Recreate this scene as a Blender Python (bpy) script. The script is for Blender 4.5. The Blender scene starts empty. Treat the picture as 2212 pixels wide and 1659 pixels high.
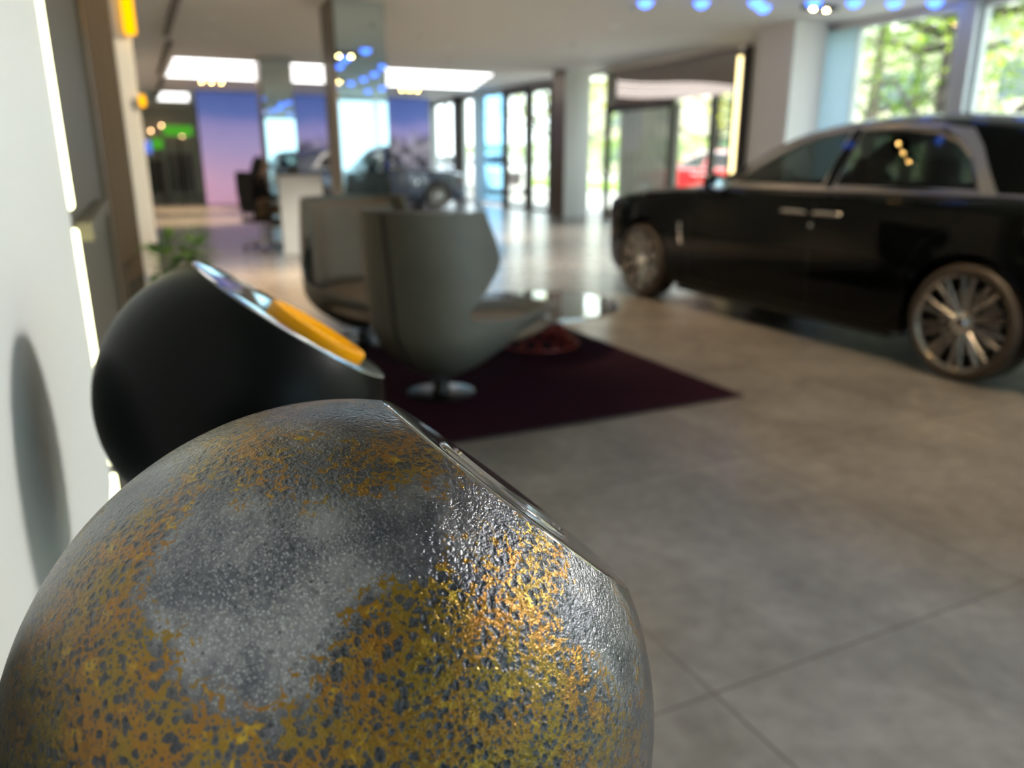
import bpy, bmesh, math, random
from mathutils import Vector, Matrix
from mathutils.bvhtree import BVHTree

S = bpy.context.scene
COL = S.collection
PI = math.pi
R = math.radians

# ------------------------------------------------------------------ camera, world, light, exposure
CAMZ = 1.34
cam_d = bpy.data.cameras.new('camera')
cam = bpy.data.objects.new('camera', cam_d)
COL.objects.link(cam)
cam.location = (0, 0, CAMZ)
cam.rotation_euler = (R(90 - 16.25), 0, R(-25.5))
cam_d.sensor_fit = 'HORIZONTAL'
cam_d.sensor_width = 36.0
cam_d.lens = 1660.0 / 2212.0 * 36.0
cam_d.clip_start = 0.02
cam_d.clip_end = 400
cam_d.dof.use_dof = True
cam_d.dof.focus_distance = 0.335
cam_d.dof.aperture_fstop = 6.7
S.camera = cam

S.view_settings.view_transform = 'Standard'
S.view_settings.look = 'None'
S.view_settings.gamma = 1.0
S.view_settings.use_curve_mapping = False
S.view_settings.exposure = 0.95
S.cycles.max_bounces = 9
S.cycles.diffuse_bounces = 4
S.cycles.glossy_bounces = 5
S.cycles.transmission_bounces = 6
S.cycles.transparent_max_bounces = 24
S.cycles.caustics_reflective = False
S.cycles.caustics_refractive = False
S.cycles.sample_clamp_indirect = 6.0
S.cycles.use_denoising = True

world = bpy.data.worlds.new('sky')
S.world = world
world.use_nodes = True
wn = world.node_tree
wn.nodes.clear()
w_out = wn.nodes.new('ShaderNodeOutputWorld')
w_bg = wn.nodes.new('ShaderNodeBackground')
w_sky = wn.nodes.new('ShaderNodeTexSky')
w_sky.sky_type = 'HOSEK_WILKIE'
w_sky.turbidity = 4.0
w_sky.ground_albedo = 0.4
w_sky.sun_direction = (-0.42, -0.55, 0.75)
w_mix = wn.nodes.new('ShaderNodeMix')
w_mix.data_type = 'RGBA'
w_mix.inputs[0].default_value = 0.55
w_mix.inputs[7].default_value = (1.0, 1.04, 1.08, 1)
wn.links.new(w_sky.outputs[0], w_mix.inputs[6])
wn.links.new(w_mix.outputs[2], w_bg.inputs[0])
w_bg.inputs[1].default_value = 5.0
wn.links.new(w_bg.outputs[0], w_out.inputs[0])

def portal(name, loc, rot, sx, sy):
    d = bpy.data.lights.new(name, 'AREA')
    d.shape = 'RECTANGLE'; d.size = sx; d.size_y = sy
    d.cycles.is_portal = True
    o = bpy.data.objects.new(name, d); COL.objects.link(o)
    o.location = loc; o.rotation_euler = rot
    return o

portal('daylight_portal', (10.06, 11.2, 1.65), (0, R(90), 0), 3.2, 33.0)
portal('daylight_portal', (6.3, -5.06, 1.65), (R(90), 0, PI), 7.2, 3.2)

sun_d = bpy.data.lights.new('sun', 'SUN')
sun_d.energy = 11.0; sun_d.angle = R(0.6); sun_d.color = (1.0, 0.93, 0.82)
sun = bpy.data.objects.new('sun', sun_d); COL.objects.link(sun)
sun.rotation_euler = Vector((-0.42, -0.55, 0.95)).to_track_quat('Z', 'Y').to_euler()
sun.location = (-20, -20, 40)

# ------------------------------------------------------------------ node and material helpers
def newmat(name):
    m = bpy.data.materials.new(name)
    m.use_nodes = True
    nt = m.node_tree
    return m, nt, nt.nodes['Principled BSDF'], nt.nodes['Material Output']

def P(name, col, rough=0.5, metal=0.0, coat=0.0, emit=None, estr=0.0, bump=None, var=0.0, vscale=4.0, spec=0.5, sheen=0.0):
    """principled material; optional noise variation of colour and noise bump (scale, strength)."""
    m, nt, b, out = newmat(name)
    c = (*col, 1)
    b.inputs['Base Color'].default_value = c
    b.inputs['Roughness'].default_value = rough
    b.inputs['Metallic'].default_value = metal
    b.inputs['Coat Weight'].default_value = coat
    b.inputs['Coat Roughness'].default_value = 0.04
    b.inputs['Specular IOR Level'].default_value = spec
    b.inputs['Sheen Weight'].default_value = sheen
    if emit:
        b.inputs['Emission Color'].default_value = (*emit, 1)
        b.inputs['Emission Strength'].default_value = estr
    tc = None
    if var or bump:
        tc = nt.nodes.new('ShaderNodeTexCoord')
    if var:
        n = nt.nodes.new('ShaderNodeTexNoise'); n.inputs['Scale'].default_value = vscale; n.inputs['Detail'].default_value = 5
        nt.links.new(tc.outputs['Object'], n.inputs['Vector'])
        r = nt.nodes.new('ShaderNodeValToRGB')
        r.color_ramp.elements[0].position = 0.3; r.color_ramp.elements[1].position = 0.7
        r.color_ramp.elements[0].color = tuple(x * (1 - var) for x in col) + (1,)
        r.color_ramp.elements[1].color = tuple(min(1, x * (1 + var)) for x in col) + (1,)
        nt.links.new(n.outputs['Fac'], r.inputs[0]); nt.links.new(r.outputs[0], b.inputs['Base Color'])
    if bump:
        n = nt.nodes.new('ShaderNodeTexNoise'); n.inputs['Scale'].default_value = bump[0]; n.inputs['Detail'].default_value = 3
        nt.links.new(tc.outputs['Object'], n.inputs['Vector'])
        bp = nt.nodes.new('ShaderNodeBump'); bp.inputs['Strength'].default_value = bump[1]; bp.inputs['Distance'].default_value = 0.002
        nt.links.new(n.outputs['Fac'], bp.inputs['Height']); nt.links.new(bp.outputs[0], b.inputs['Normal'])
    return m

def emission(name, col, strength):
    m, nt, b, out = newmat(name)
    nt.nodes.remove(b)
    e = nt.nodes.new('ShaderNodeEmission')
    e.inputs[0].default_value = (*col, 1); e.inputs[1].default_value = strength
    nt.links.new(e.outputs[0], out.inputs[0])
    return m

def glass(name, tint, base=0.04, gain=0.85, rough=0.0):
    """thin clear pane: transparent with a mirror share that grows towards grazing view."""
    m, nt, b, out = newmat(name)
    nt.nodes.remove(b)
    t = nt.nodes.new('ShaderNodeBsdfTransparent'); t.inputs[0].default_value = (*tint, 1)
    g = nt.nodes.new('ShaderNodeBsdfGlossy'); g.inputs['Roughness'].default_value = rough; g.inputs[0].default_value = (1, 1, 1, 1)
    lw = nt.nodes.new('ShaderNodeLayerWeight'); lw.inputs[0].default_value = 0.5
    p = nt.nodes.new('ShaderNodeMath'); p.operation = 'POWER'; p.inputs[1].default_value = 4.0
    a = nt.nodes.new('ShaderNodeMath'); a.operation = 'MULTIPLY_ADD'; a.inputs[1].default_value = gain; a.inputs[2].default_value = base
    mx = nt.nodes.new('ShaderNodeMixShader')
    nt.links.new(lw.outputs['Facing'], p.inputs[0]); nt.links.new(p.outputs[0], a.inputs[0])
    nt.links.new(a.outputs[0], mx.inputs[0]); nt.links.new(t.outputs[0], mx.inputs[1]); nt.links.new(g.outputs[0], mx.inputs[2])
    nt.links.new(mx.outputs[0], out.inputs[0])
    return m

# ------------------------------------------------------------------ mesh helpers
class MB:
    def __init__(self):
        self.v = []; self.f = []
    def add(self, verts, faces):
        o = len(self.v)
        self.v += [tuple(p) for p in verts]
        self.f += [tuple(i + o for i in q) for q in faces]
        return self
    def box(self, x0, x1, y0, y1, z0, z1, bev=0.0):
        if bev <= 0:
            v = [(x, y, z) for x in (x0, x1) for y in (y0, y1) for z in (z0, z1)]
            return self.add(v, [(0, 1, 3, 2), (4, 6, 7, 5), (0, 4, 5, 1), (2, 3, 7, 6), (0, 2, 6, 4), (1, 5, 7, 3)])
        bm = bmesh.new(); bmesh.ops.create_cube(bm, size=1)
        for q in bm.verts:
            q.co = Vector(((x0 + x1) / 2 + q.co.x * (x1 - x0), (y0 + y1) / 2 + q.co.y * (y1 - y0), (z0 + z1) / 2 + q.co.z * (z1 - z0)))
        bmesh.ops.bevel(bm, geom=bm.edges[:], offset=bev, segments=3, profile=0.6, affect='EDGES')
        return self.frombm(bm)
    def frombm(self, bm):
        bm.verts.index_update()
        self.add([q.co.copy() for q in bm.verts], [[q.index for q in f.verts] for f in bm.faces])
        bm.free(); return self
    def lathe(self, prof, seg=32, cap0=False, cap1=False):
        """revolve (r, z) about z."""
        n = len(prof); v = []; f = []
        for i in range(seg):
            a = 2 * PI * i / seg
            for r, z in prof:
                v.append((r * math.cos(a), r * math.sin(a), z))
        for i in range(seg):
            j = (i + 1) % seg
            for k in range(n - 1):
                f.append((i * n + k, j * n + k, j * n + k + 1, i * n + k + 1))
        if cap0: f.append(tuple(i * n for i in reversed(range(seg))))
        if cap1: f.append(tuple(i * n + n - 1 for i in range(seg)))
        return self.add(v, f)
    def tube(self, pts, r, seg=8, closed=False):
        pts = [Vector(p) for p in pts]; n = len(pts)
        rs = r if isinstance(r, (list, tuple)) else [r] * n
        v = []; f = []; up = None
        for i, p in enumerate(pts):
            a = pts[(i - 1) % n] if closed or i > 0 else p
            b = pts[(i + 1) % n] if closed or i < n - 1 else p
            t = (b - a)
            t = t.normalized() if t.length > 1e-9 else Vector((0, 0, 1))
            if up is None:
                up = t.orthogonal().normalized()
            up = (up - t * up.dot(t))
            up = up.normalized() if up.length > 1e-6 else t.orthogonal().normalized()
            s = t.cross(up)
            for k in range(seg):
                w = 2 * PI * k / seg
                v.append(p + (up * math.cos(w) + s * math.sin(w)) * rs[i])
        m = n if closed else n - 1
        for i in range(m):
            j = (i + 1) % n
            for k in range(seg):
                l = (k + 1) % seg
                f.append((i * seg + k, i * seg + l, j * seg + l, j * seg + k))
        if not closed:
            f.append(tuple(reversed(range(seg)))); f.append(tuple((n - 1) * seg + k for k in range(seg)))
        return self.add(v, f)
    def loft(self, secs, closed=False, cap=False):
        n = len(secs[0]); v = [p for s in secs for p in s]; f = []
        for i in range(len(secs) - 1):
            for k in range(n if closed else n - 1):
                l = (k + 1) % n
                f.append((i * n + k, i * n + l, (i + 1) * n + l, (i + 1) * n + k))
        if cap:
            f.append(tuple(reversed(range(n)))); f.append(tuple((len(secs) - 1) * n + k for k in range(n)))
        return self.add(v, f)
    def prism(self, poly, axis, a0, a1):
        """polygon in the plane across axis, extruded from a0 to a1."""
        def q(p, h):
            return {'x': (h, p[0], p[1]), 'y': (p[0], h, p[1]), 'z': (p[0], p[1], h)}[axis]
        n = len(poly)
        v = [q(p, a0) for p in poly] + [q(p, a1) for p in poly]
        f = [tuple(reversed(range(n))), tuple(range(n, 2 * n))] + [(i, (i + 1) % n, n + (i + 1) % n, n + i) for i in range(n)]
        return self.add(v, f)
    def xf(self, M):
        self.v = [tuple(M @ Vector(p)) for p in self.v]; return self
    def mesh(self, name, fix=True):
        me = bpy.data.meshes.new(name)
        me.from_pydata([tuple(p) for p in self.v], [], self.f)
        if fix:
            bm = bmesh.new(); bm.from_mesh(me)
            bmesh.ops.recalc_face_normals(bm, faces=bm.faces[:])
            bm.to_mesh(me); bm.free()
        me.update(); return me

def link(o, parent=None):
    COL.objects.link(o)
    if parent is not None:
        o.parent = parent
    return o

def obj(name, mb, mat, parent=None, smooth=False, angle=40, fix=True, loc=None):
    me = mb.mesh(name, fix) if isinstance(mb, MB) else mb
    o = bpy.data.objects.new(name, me)
    me.materials.clear(); me.materials.append(mat)
    if smooth:
        for p in me.polygons: p.use_smooth = True
        try:
            me.set_sharp_from_angle(angle=R(angle))
        except Exception:
            pass
    link(o, parent)
    if loc: o.location = loc
    return o

def tag(o, label, cat, group=None, kind=None):
    if label: o['label'] = label
    if cat: o['category'] = cat
    if group: o['group'] = group
    if kind: o['kind'] = kind
    return o

def struct(name, mb, mat, parent=None, label=None, **kw):
    o = obj(name, mb, mat, parent, **kw)
    if parent is None:
        o['kind'] = 'structure'
        if label: o['label'] = label
    return o

def thing(name, label, cat, loc=(0, 0, 0), rz=0.0, group=None):
    o = bpy.data.objects.new(name, None); COL.objects.link(o)
    o.empty_display_size = 0.1
    o.location = loc; o.rotation_euler = (0, 0, rz)
    return tag(o, label, cat, group)

def copy_tree(o, parent=None, swap=None):
    c = o.copy(); COL.objects.link(c); c.parent = parent
    if swap and c.type == 'MESH':
        for s in c.material_slots:
            if s.material and s.material.name in swap:
                new = swap[s.material.name]
                s.link = 'OBJECT'; s.material = new
    for ch in list(o.children):
        copy_tree(ch, c, swap)
    return c

def evaluated(mb_or_mesh, mods):
    """mesh with modifiers applied; mods is a list of functions that add one to the object."""
    me = mb_or_mesh.mesh('tmp') if isinstance(mb_or_mesh, MB) else mb_or_mesh
    o = bpy.data.objects.new('tmp', me); COL.objects.link(o)
    for m in mods: m(o)
    bpy.context.view_layer.update()
    dg = bpy.context.evaluated_depsgraph_get()
    new = bpy.data.meshes.new_from_object(o.evaluated_get(dg))
    bpy.data.objects.remove(o)
    return new

def boolean_cut(me, cutters):
    """difference of a mesh with closed meshes."""
    os_ = []
    for c in cutters:
        co = bpy.data.objects.new('cut', c.mesh('cut') if isinstance(c, MB) else c); COL.objects.link(co); os_.append(co)
    def mk(co):
        def f(o):
            b = o.modifiers.new('b', 'BOOLEAN'); b.operation = 'DIFFERENCE'; b.solver = 'EXACT'; b.object = co
        return f
    out = evaluated(me, [mk(c) for c in os_])
    for c in os_: bpy.data.objects.remove(c)
    return out

def solid(t, off=0.0):
    def f(o):
        m = o.modifiers.new('s', 'SOLIDIFY'); m.thickness = t; m.offset = off
    return f

def subsurf(n):
    def f(o):
        m = o.modifiers.new('u', 'SUBSURF'); m.levels = n; m.render_levels = n
    return f

def interp(tab, x):
    if x <= tab[0][0]: return tab[0][1]
    for (a, u), (b, w) in zip(tab, tab[1:]):
        if x <= b:
            t = (x - a) / (b - a)
            return u + (w - u) * t
    return tab[-1][1]

def sinterp(tab, x):
    """smooth (Catmull-Rom) table lookup."""
    n = len(tab)
    if x <= tab[0][0]: return tab[0][1]
    if x >= tab[-1][0]: return tab[-1][1]
    for i in range(n - 1):
        a, u = tab[i]; b, w = tab[i + 1]
        if x <= b:
            t = (x - a) / (b - a)
            m0 = (w - tab[i - 1][1]) / (b - tab[i - 1][0]) * (b - a) if i > 0 else (w - u)
            m1 = (tab[i + 2][1] - u) / (tab[i + 2][0] - a) * (b - a) if i < n - 2 else (w - u)
            t2 = t * t; t3 = t2 * t
            return (2 * t3 - 3 * t2 + 1) * u + (t3 - 2 * t2 + t) * m0 + (-2 * t3 + 3 * t2) * w + (t3 - t2) * m1

# ------------------------------------------------------------------ materials
M_white = P('white_paint', (0.80, 0.82, 0.81), 0.45)
M_gloss_white = P('white_lacquer', (0.84, 0.86, 0.85), 0.5)
M_ceil = P('ceiling_paint', (0.75, 0.76, 0.765), 0.75)
M_darkpanel = P('taupe_panel', (0.105, 0.092, 0.072), 0.6)
M_brown = P('bronze_metal', (0.16, 0.125, 0.09), 0.35, 0.5)
M_greywall = P('grey_wall', (0.80, 0.78, 0.75), 0.6)
M_frame_dark = P('dark_anodised', (0.035, 0.030, 0.028), 0.35, 0.4)
M_frame_light = P('light_anodised', (0.62, 0.66, 0.69), 0.4, 0.3)
M_header = P('header_gloss', (0.34, 0.30, 0.28), 0.04, 1.0)
M_mirror = P('mirror', (0.60, 0.70, 0.72), 0.02, 1.0)
M_chrome = P('chrome', (0.78, 0.78, 0.77), 0.08, 1.0)
M_silver = P('brushed_silver', (0.62, 0.60, 0.57), 0.33, 1.0)
M_black = P('matte_black', (0.008, 0.009, 0.009), 0.5)
M_rubber = P('rubber', (0.016, 0.014, 0.012), 0.6)
M_pane = glass('clear_glass', (0.93, 0.97, 0.96), 0.03, 0.6)
M_carglass = glass('tinted_glass', (0.42, 0.45, 0.43), 0.03, 0.5)
M_backpane = glass('tinted_back_glass', (0.60, 0.71, 0.73), 0.04, 0.6)
M_bluepane = glass('blue_glass', (0.50, 0.74, 0.90), 0.04, 0.6)
M_led = emission('cool_light_strip', (1.0, 0.98, 0.50), 4.5)
M_lin = emission('linear_lamp', (1.0, 0.975, 0.95), 3.0)
M_warm = emission('warm_lamp', (1.0, 0.62, 0.20), 110.0)
M_warmstrip = emission('warm_strip', (1.0, 0.78, 0.36), 2.2)
M_blue = emission('blue_star_lamp', (0.07, 0.20, 1.0), 3.0)
M_orange = emission('orange_lamp', (1.0, 0.42, 0.0), 1.1)
M_green = emission('green_sign', (0.12, 0.62, 0.04), 0.32)

def floor_material():
    m, nt, b, out = newmat('stone_tiles')
    L = nt.links.new
    tc = nt.nodes.new('ShaderNodeTexCoord')
    n1 = nt.nodes.new('ShaderNodeTexNoise'); n1.inputs['Scale'].default_value = 2.2; n1.inputs['Detail'].default_value = 8; n1.inputs['Roughness'].default_value = 0.62
    n1.inputs['Distortion'].default_value = 0.6
    n2 = nt.nodes.new('ShaderNodeTexNoise'); n2.inputs['Scale'].default_value = 14; n2.inputs['Detail'].default_value = 6
    L(tc.outputs['Object'], n1.inputs[0]); L(tc.outputs['Object'], n2.inputs[0])
    r = nt.nodes.new('ShaderNodeValToRGB')
    r.color_ramp.elements[0].position = 0.3; r.color_ramp.elements[0].color = (0.140, 0.129, 0.118, 1)
    r.color_ramp.elements[1].position = 0.72; r.color_ramp.elements[1].color = (0.222, 0.207, 0.192, 1)
    L(n1.outputs['Fac'], r.inputs[0])
    mx = nt.nodes.new('ShaderNodeMix'); mx.data_type = 'RGBA'; mx.blend_type = 'OVERLAY'; mx.inputs[0].default_value = 0.3
    L(r.outputs[0], mx.inputs[6]); L(n2.outputs['Fac'], mx.inputs[7])
    # joints every 1.28 m through (1.21, 1.31)
    sx = nt.nodes.new('ShaderNodeSeparateXYZ'); L(tc.outputs['Object'], sx.inputs[0])
    def joint(sock, off):
        a = nt.nodes.new('ShaderNodeMath'); a.operation = 'ADD'; a.inputs[1].default_value = 1280 * 0.01 * 10 - off + 0.64
        d = nt.nodes.new('ShaderNodeMath'); d.operation = 'MODULO'; d.inputs[1].default_value = 1.28
        s = nt.nodes.new('ShaderNodeMath'); s.operation = 'SUBTRACT'; s.inputs[1].default_value = 0.64
        ab = nt.nodes.new('ShaderNodeMath'); ab.operation = 'ABSOLUTE'
        lt = nt.nodes.new('ShaderNodeMath'); lt.operation = 'LESS_THAN'; lt.inputs[1].default_value = 0.0032
        L(sock, a.inputs[0]); L(a.outputs[0], d.inputs[0]); L(d.outputs[0], s.inputs[0]); L(s.outputs[0], ab.inputs[0]); L(ab.outputs[0], lt.inputs[0])
        return lt.outputs[0]
    jx, jy = joint(sx.outputs[0], 1.21), joint(sx.outputs[1], 1.31)
    mm = nt.nodes.new('ShaderNodeMath'); mm.operation = 'MAXIMUM'; L(jx, mm.inputs[0]); L(jy, mm.inputs[1])
    m2 = nt.nodes.new('ShaderNodeMix'); m2.data_type = 'RGBA'; m2.inputs[7].default_value = (0.09, 0.078, 0.066, 1)
    L(mm.outputs[0], m2.inputs[0]); L(mx.outputs[2], m2.inputs[6])
    L(m2.outputs[2], b.inputs['Base Color'])
    b.inputs['Roughness'].default_value = 0.27
    b.inputs['Specular IOR Level'].default_value = 0.5
    return m
M_floor = floor_material()

def mural_material():
    """printed sunset: deep blue above, mauve, pink at the horizon, dark hills and pale ground below."""
    m, nt, b, out = newmat('sunset_print')
    L = nt.links.new
    tc = nt.nodes.new('ShaderNodeTexCoord'); sp = nt.nodes.new('ShaderNodeSeparateXYZ'); L(tc.outputs['Object'], sp.inputs[0])
    n = nt.nodes.new('ShaderNodeTexNoise'); n.inputs['Scale'].default_value = 0.7; n.inputs['Detail'].default_value = 3
    L(tc.outputs['Object'], n.inputs[0])
    a = nt.nodes.new('ShaderNodeMath'); a.operation = 'MULTIPLY_ADD'; a.inputs[1].default_value = 0.7; L(n.outputs['Fac'], a.inputs[0])
    L(sp.outputs[2], a.inputs[2])
    d = nt.nodes.new('ShaderNodeMath'); d.operation = 'DIVIDE'; d.inputs[1].default_value = 4.1; L(a.outputs[0], d.inputs[0])
    r = nt.nodes.new('ShaderNodeValToRGB'); e = r.color_ramp.elements
    e[0].position = 0.05; e[0].color = (0.60, 0.33, 0.46, 1)
    e[1].position = 0.95; e[1].color = (0.055, 0.10, 0.33, 1)
    for p_, c_ in ((0.28, (0.52, 0.33, 0.50, 1)), (0.5, (0.33, 0.28, 0.52, 1)), (0.64, (0.25, 0.23, 0.50, 1)), (0.74, (0.10, 0.15, 0.42, 1))):
        q = e.new(p_); q.color = c_
    L(d.outputs[0], r.inputs[0])
    # dark ridge on the right part of the print
    n2 = nt.nodes.new('ShaderNodeTexNoise'); n2.inputs['Scale'].default_value = 1.4; n2.inputs['Detail'].default_value = 6
    L(tc.outputs['Object'], n2.inputs[0])
    hx = nt.nodes.new('ShaderNodeMapRange'); hx.inputs[1].default_value = 4.2; hx.inputs[2].default_value = 9.3; hx.inputs[3].default_value = 1.7; hx.inputs[4].default_value = 1.95
    L(sp.outputs[0], hx.inputs[0])
    hn = nt.nodes.new('ShaderNodeMath'); hn.operation = 'MULTIPLY_ADD'; hn.inputs[1].default_value = 0.9; L(n2.outputs['Fac'], hn.inputs[0]); L(hx.outputs[0], hn.inputs[2])
    s1 = nt.nodes.new('ShaderNodeMath'); s1.operation = 'SUBTRACT'; L(hn.outputs[0], s1.inputs[0]); L(sp.outputs[2], s1.inputs[1])
    mr = nt.nodes.new('ShaderNodeMapRange'); mr.inputs[1].default_value = 0.1; mr.inputs[2].default_value = 0.5; L(s1.outputs[0], mr.inputs[0])
    gx = nt.nodes.new('ShaderNodeMapRange'); gx.inputs[1].default_value = 4.3; gx.inputs[2].default_value = 4.7; L(sp.outputs[0], gx.inputs[0])
    mk = nt.nodes.new('ShaderNodeMath'); mk.operation = 'MULTIPLY'; L(mr.outputs[0], mk.inputs[0]); L(gx.outputs[0], mk.inputs[1])
    r2 = nt.nodes.new('ShaderNodeValToRGB'); f = r2.color_ramp.elements
    f[0].position = 0.42; f[0].color = (0.03, 0.028, 0.04, 1); f[1].position = 0.62; f[1].color = (0.36, 0.33, 0.40, 1)
    n3 = nt.nodes.new('ShaderNodeTexNoise'); n3.inputs['Scale'].default_value = 2.6; n3.inputs['Detail'].default_value = 4
    L(tc.outputs['Object'], n3.inputs[0]); L(n3.outputs['Fac'], r2.inputs[0])
    mx = nt.nodes.new('ShaderNodeMix'); mx.data_type = 'RGBA'; L(mk.outputs[0], mx.inputs[0]); L(r.outputs[0], mx.inputs[6]); L(r2.outputs[0], mx.inputs[7])
    L(mx.outputs[2], b.inputs['Base Color']); L(mx.outputs[2], b.inputs['Emission Color'])
    b.inputs['Emission Strength'].default_value = 0.36
    b.inputs['Roughness'].default_value = 0.6
    return m

# ------------------------------------------------------------------ setting: floor, ceiling, walls
CEIL = 3.33
struct('floor', MB().box(-0.6, 10.02, -5.2, 34.4, -0.1, 0), M_floor)
struct('ceiling', MB().box(-0.6, 10.6, -5.4, 34.4, CEIL, CEIL + 0.5), M_ceil)
# left wall: glossy white panel beside the bowls, then taupe panels behind a light strip, then a jamb
struct('wall_left', MB().box(-0.30, -0.12, -5.0, 1.78, 0.66, CEIL, 0.004), M_gloss_white)
struct('baseboard_left', MB().box(-0.30, -0.155, -5.0, 1.78, 0, 0.655), M_black)
lp = struct('trim_1', MB().box(-0.30, -0.125, 1.84, 4.94, 0, CEIL), M_darkpanel)
tr = MB()
tr.box(-0.126, -0.106, 3.80, 3.99, 0, CEIL)
tr.box(-0.126, -0.098, 4.55, 4.60, 0, CEIL)
struct('trim_2', tr, M_brown)
struct('trim_3', MB().box(-0.124, -0.085, 1.86, 2.95, 1.175, 1.215, 0.006), M_darkpanel)
struct('trim_4', MB().box(-0.30, -0.006, 5.0, 5.5, 0, CEIL), M_brown)
struct('trim_5', MB().box(-0.005, 0.085, 5.0, 5.16, 0, CEIL, 0.01), M_white)
struct('wall_left_far', MB().box(-0.55, -0.35, 5.5, 34.2, 0, CEIL), M_greywall)
struct('wall_far', MB().box(-0.55, 10.0, 34.2, 34.4, 0, CEIL), P('dim_wall', (0.42, 0.40, 0.36), 0.7))
struct('wall_back', MB().box(-0.3, 2.7, -5.2, -5.0, 0, CEIL), M_white)

# light strip standing in the reveal between white panel and taupe panel
ls = thing('light_strip', 'tall glowing yellow-white light strip at the end of the white left wall', 'light', (-0.13, 1.81, 0))
for z0, z1 in ((0.02, 0.665), (0.70, 1.205), (1.245, 3.30)):
    obj('tube', MB().box(-0.022, 0.016, -0.022, 0.022, z0, z1, 0.008), M_led, ls)
obj('channel', MB().box(-0.05, -0.023, -0.028, 0.028, 0.0, 3.33), M_silver, ls)

# facade on the right (x = 10)
FX = 10.0
def window(n, y0, y1, z0=0.06, z1=3.24, mat=None, bars=(), fr=0.05, xs=FX, pane=None):
    mat = mat or M_frame_light
    g = struct('window_%d' % n, MB().box(xs + 0.02, xs + 0.035, y0 + fr, y1 - fr, z0 + fr, z1 - fr), pane or M_pane)
    f = MB()
    f.box(xs - 0.03, xs + 0.08, y0, y0 + fr, z0, z1); f.box(xs - 0.03, xs + 0.08, y1 - fr, y1, z0, z1)
    f.box(xs - 0.03, xs + 0.08, y0 + fr, y1 - fr, z0, z0 + fr); f.box(xs - 0.03, xs + 0.08, y0 + fr, y1 - fr, z1 - fr, z1)
    for b in bars: f.box(xs - 0.03, xs + 0.08, b - fr / 2, b + fr / 2, z0 + fr, z1 - fr)
    obj('window_frame', f, mat, g)
    return g
window(1, -4.95, -0.2); window(2, -0.05, 3.45); window(3, 3.55, 7.05, fr=0.04); window(4, 7.33, 8.98, fr=0.03)
struct('trim_6', MB().box(9.86, 10.1, 7.06, 7.32, 0, CEIL, 0.01), M_frame_light)
struct('trim_7', MB().box(9.90, 10.1, 3.45, 3.55, 0, CEIL), M_frame_light)
struct('trim_8', MB().box(9.90, 10.1, -0.2, -0.05, 0, CEIL), M_frame_light)
M_frost = P('frosted_panel', (0.55, 0.76, 0.95), 0.5)
fb = M_frost.node_tree.nodes['Principled BSDF']; fb.inputs['Transmission Weight'].default_value = 0.75; fb.inputs['Roughness'].default_value = 0.7
struct('window_5', MB().box(10.0, 10.02, 9.0, 9.75, 0, CEIL), M_frost)
struct('wall_right_header', MB().box(9.97, 10.25, -5.2, 34.4, 3.24, CEIL), M_greywall)
struct('wall_right', MB().box(9.98, 10.2, 9.76, 11.18, 0, 3.24), M_greywall)
def pillar(n, x0, x1, y0, y1, mat, edge=None):
    o = struct('trim_%d' % n, MB().box(x0, x1, y0, y1, 0, CEIL, 0.02), mat)
    if edge:
        obj('corner_highlight', MB().box(x0 - 0.006, x0 + 0.03, y0 - 0.006, y0 + 0.03, 0.0, CEIL), edge, o)  # painted highlight: white strip along the near corner
        obj('side_cladding', MB().box(x0 - 0.008, x0, y0 + 0.035, y1, 0.0, CEIL), M_brown if n == 9 else M_greywall, o)
    return o
pillar(9, 9.2, 9.86, 16.4, 17.05, M_white, M_white)
pillar(10, 9.15, 9.80, 9.4, 10.14, M_greywall, M_white)
struct('trim_11', MB().box(9.9, 10.15, 11.19, 11.36, 0, 3.24), M_frame_dark)
ws = thing('light_strip', 'slim warm yellow light strip upright beside the dark entrance frame', 'light', (9.93, 11.46, 0))
obj('tube', MB().box(-0.025, 0.02, -0.035, 0.035, 0.1, 3.1, 0.01), M_warmstrip, ws)
obj('channel', MB().box(0.021, 0.05, -0.045, 0.045, 0.0, 3.2), M_frame_dark, ws)
# entrance: glossy dark header, mullions, glass
hd = [[], []]
secs = []
for i in range(25):
    y = 11.55 + (15.85 - 11.55) * i / 24
    x = 9.95 + 0.035 * math.cos(2 * PI * (i / 24 - 0.5) * 1.0)
    secs.append([(x, y, 2.50), (x, y, 3.24), (x + 0.12, y, 3.24), (x + 0.12, y, 2.50)])
struct('door_1', MB().loft(secs, True, True), M_header, smooth=True, angle=30)
d1 = bpy.data.objects['door_1']
fm = MB()
for y, w in ((15.83, .09), (13.42, .10), (12.14, .11), (11.58, .05)):
    fm.box(9.93, 10.05, y - w / 2, y + w / 2, 0, 2.5)
fm.box(9.93, 10.05, 13.42, 15.83, 2.36, 2.5); fm.box(9.93, 10.05, 11.58, 15.83, 0, 0.05)
obj('door_frame', fm, M_frame_dark, d1)
gp = MB()
for a, b in ((13.48, 15.78), (12.2, 13.36), (11.62, 12.08)): gp.box(9.985, 9.997, a, b, 0.05, 2.46)
obj('pane', gp, M_pane, d1)
obj('handle', MB().tube([(9.9, 12.32, 0.8), (9.88, 12.32, 0.85), (9.88, 12.32, 1.35), (9.9, 12.32, 1.4)], 0.014), M_chrome, d1)
window(6, 15.9, 16.9, fr=0.03)
window(7, 17.1, 18.45, fr=0.03)
dm = MB()
for y, w in ((21.38, .16), (19.85, .22), (18.52, .12)): dm.box(9.9, 10.08, y - w / 2, y + w / 2, 0, 3.24)
dm.box(9.9, 10.08, 18.52, 21.38, 3.08, 3.24); dm.box(9.9, 10.08, 18.52, 21.38, 0, 0.06)
struct('door_2', dm, M_frame_dark)
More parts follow.
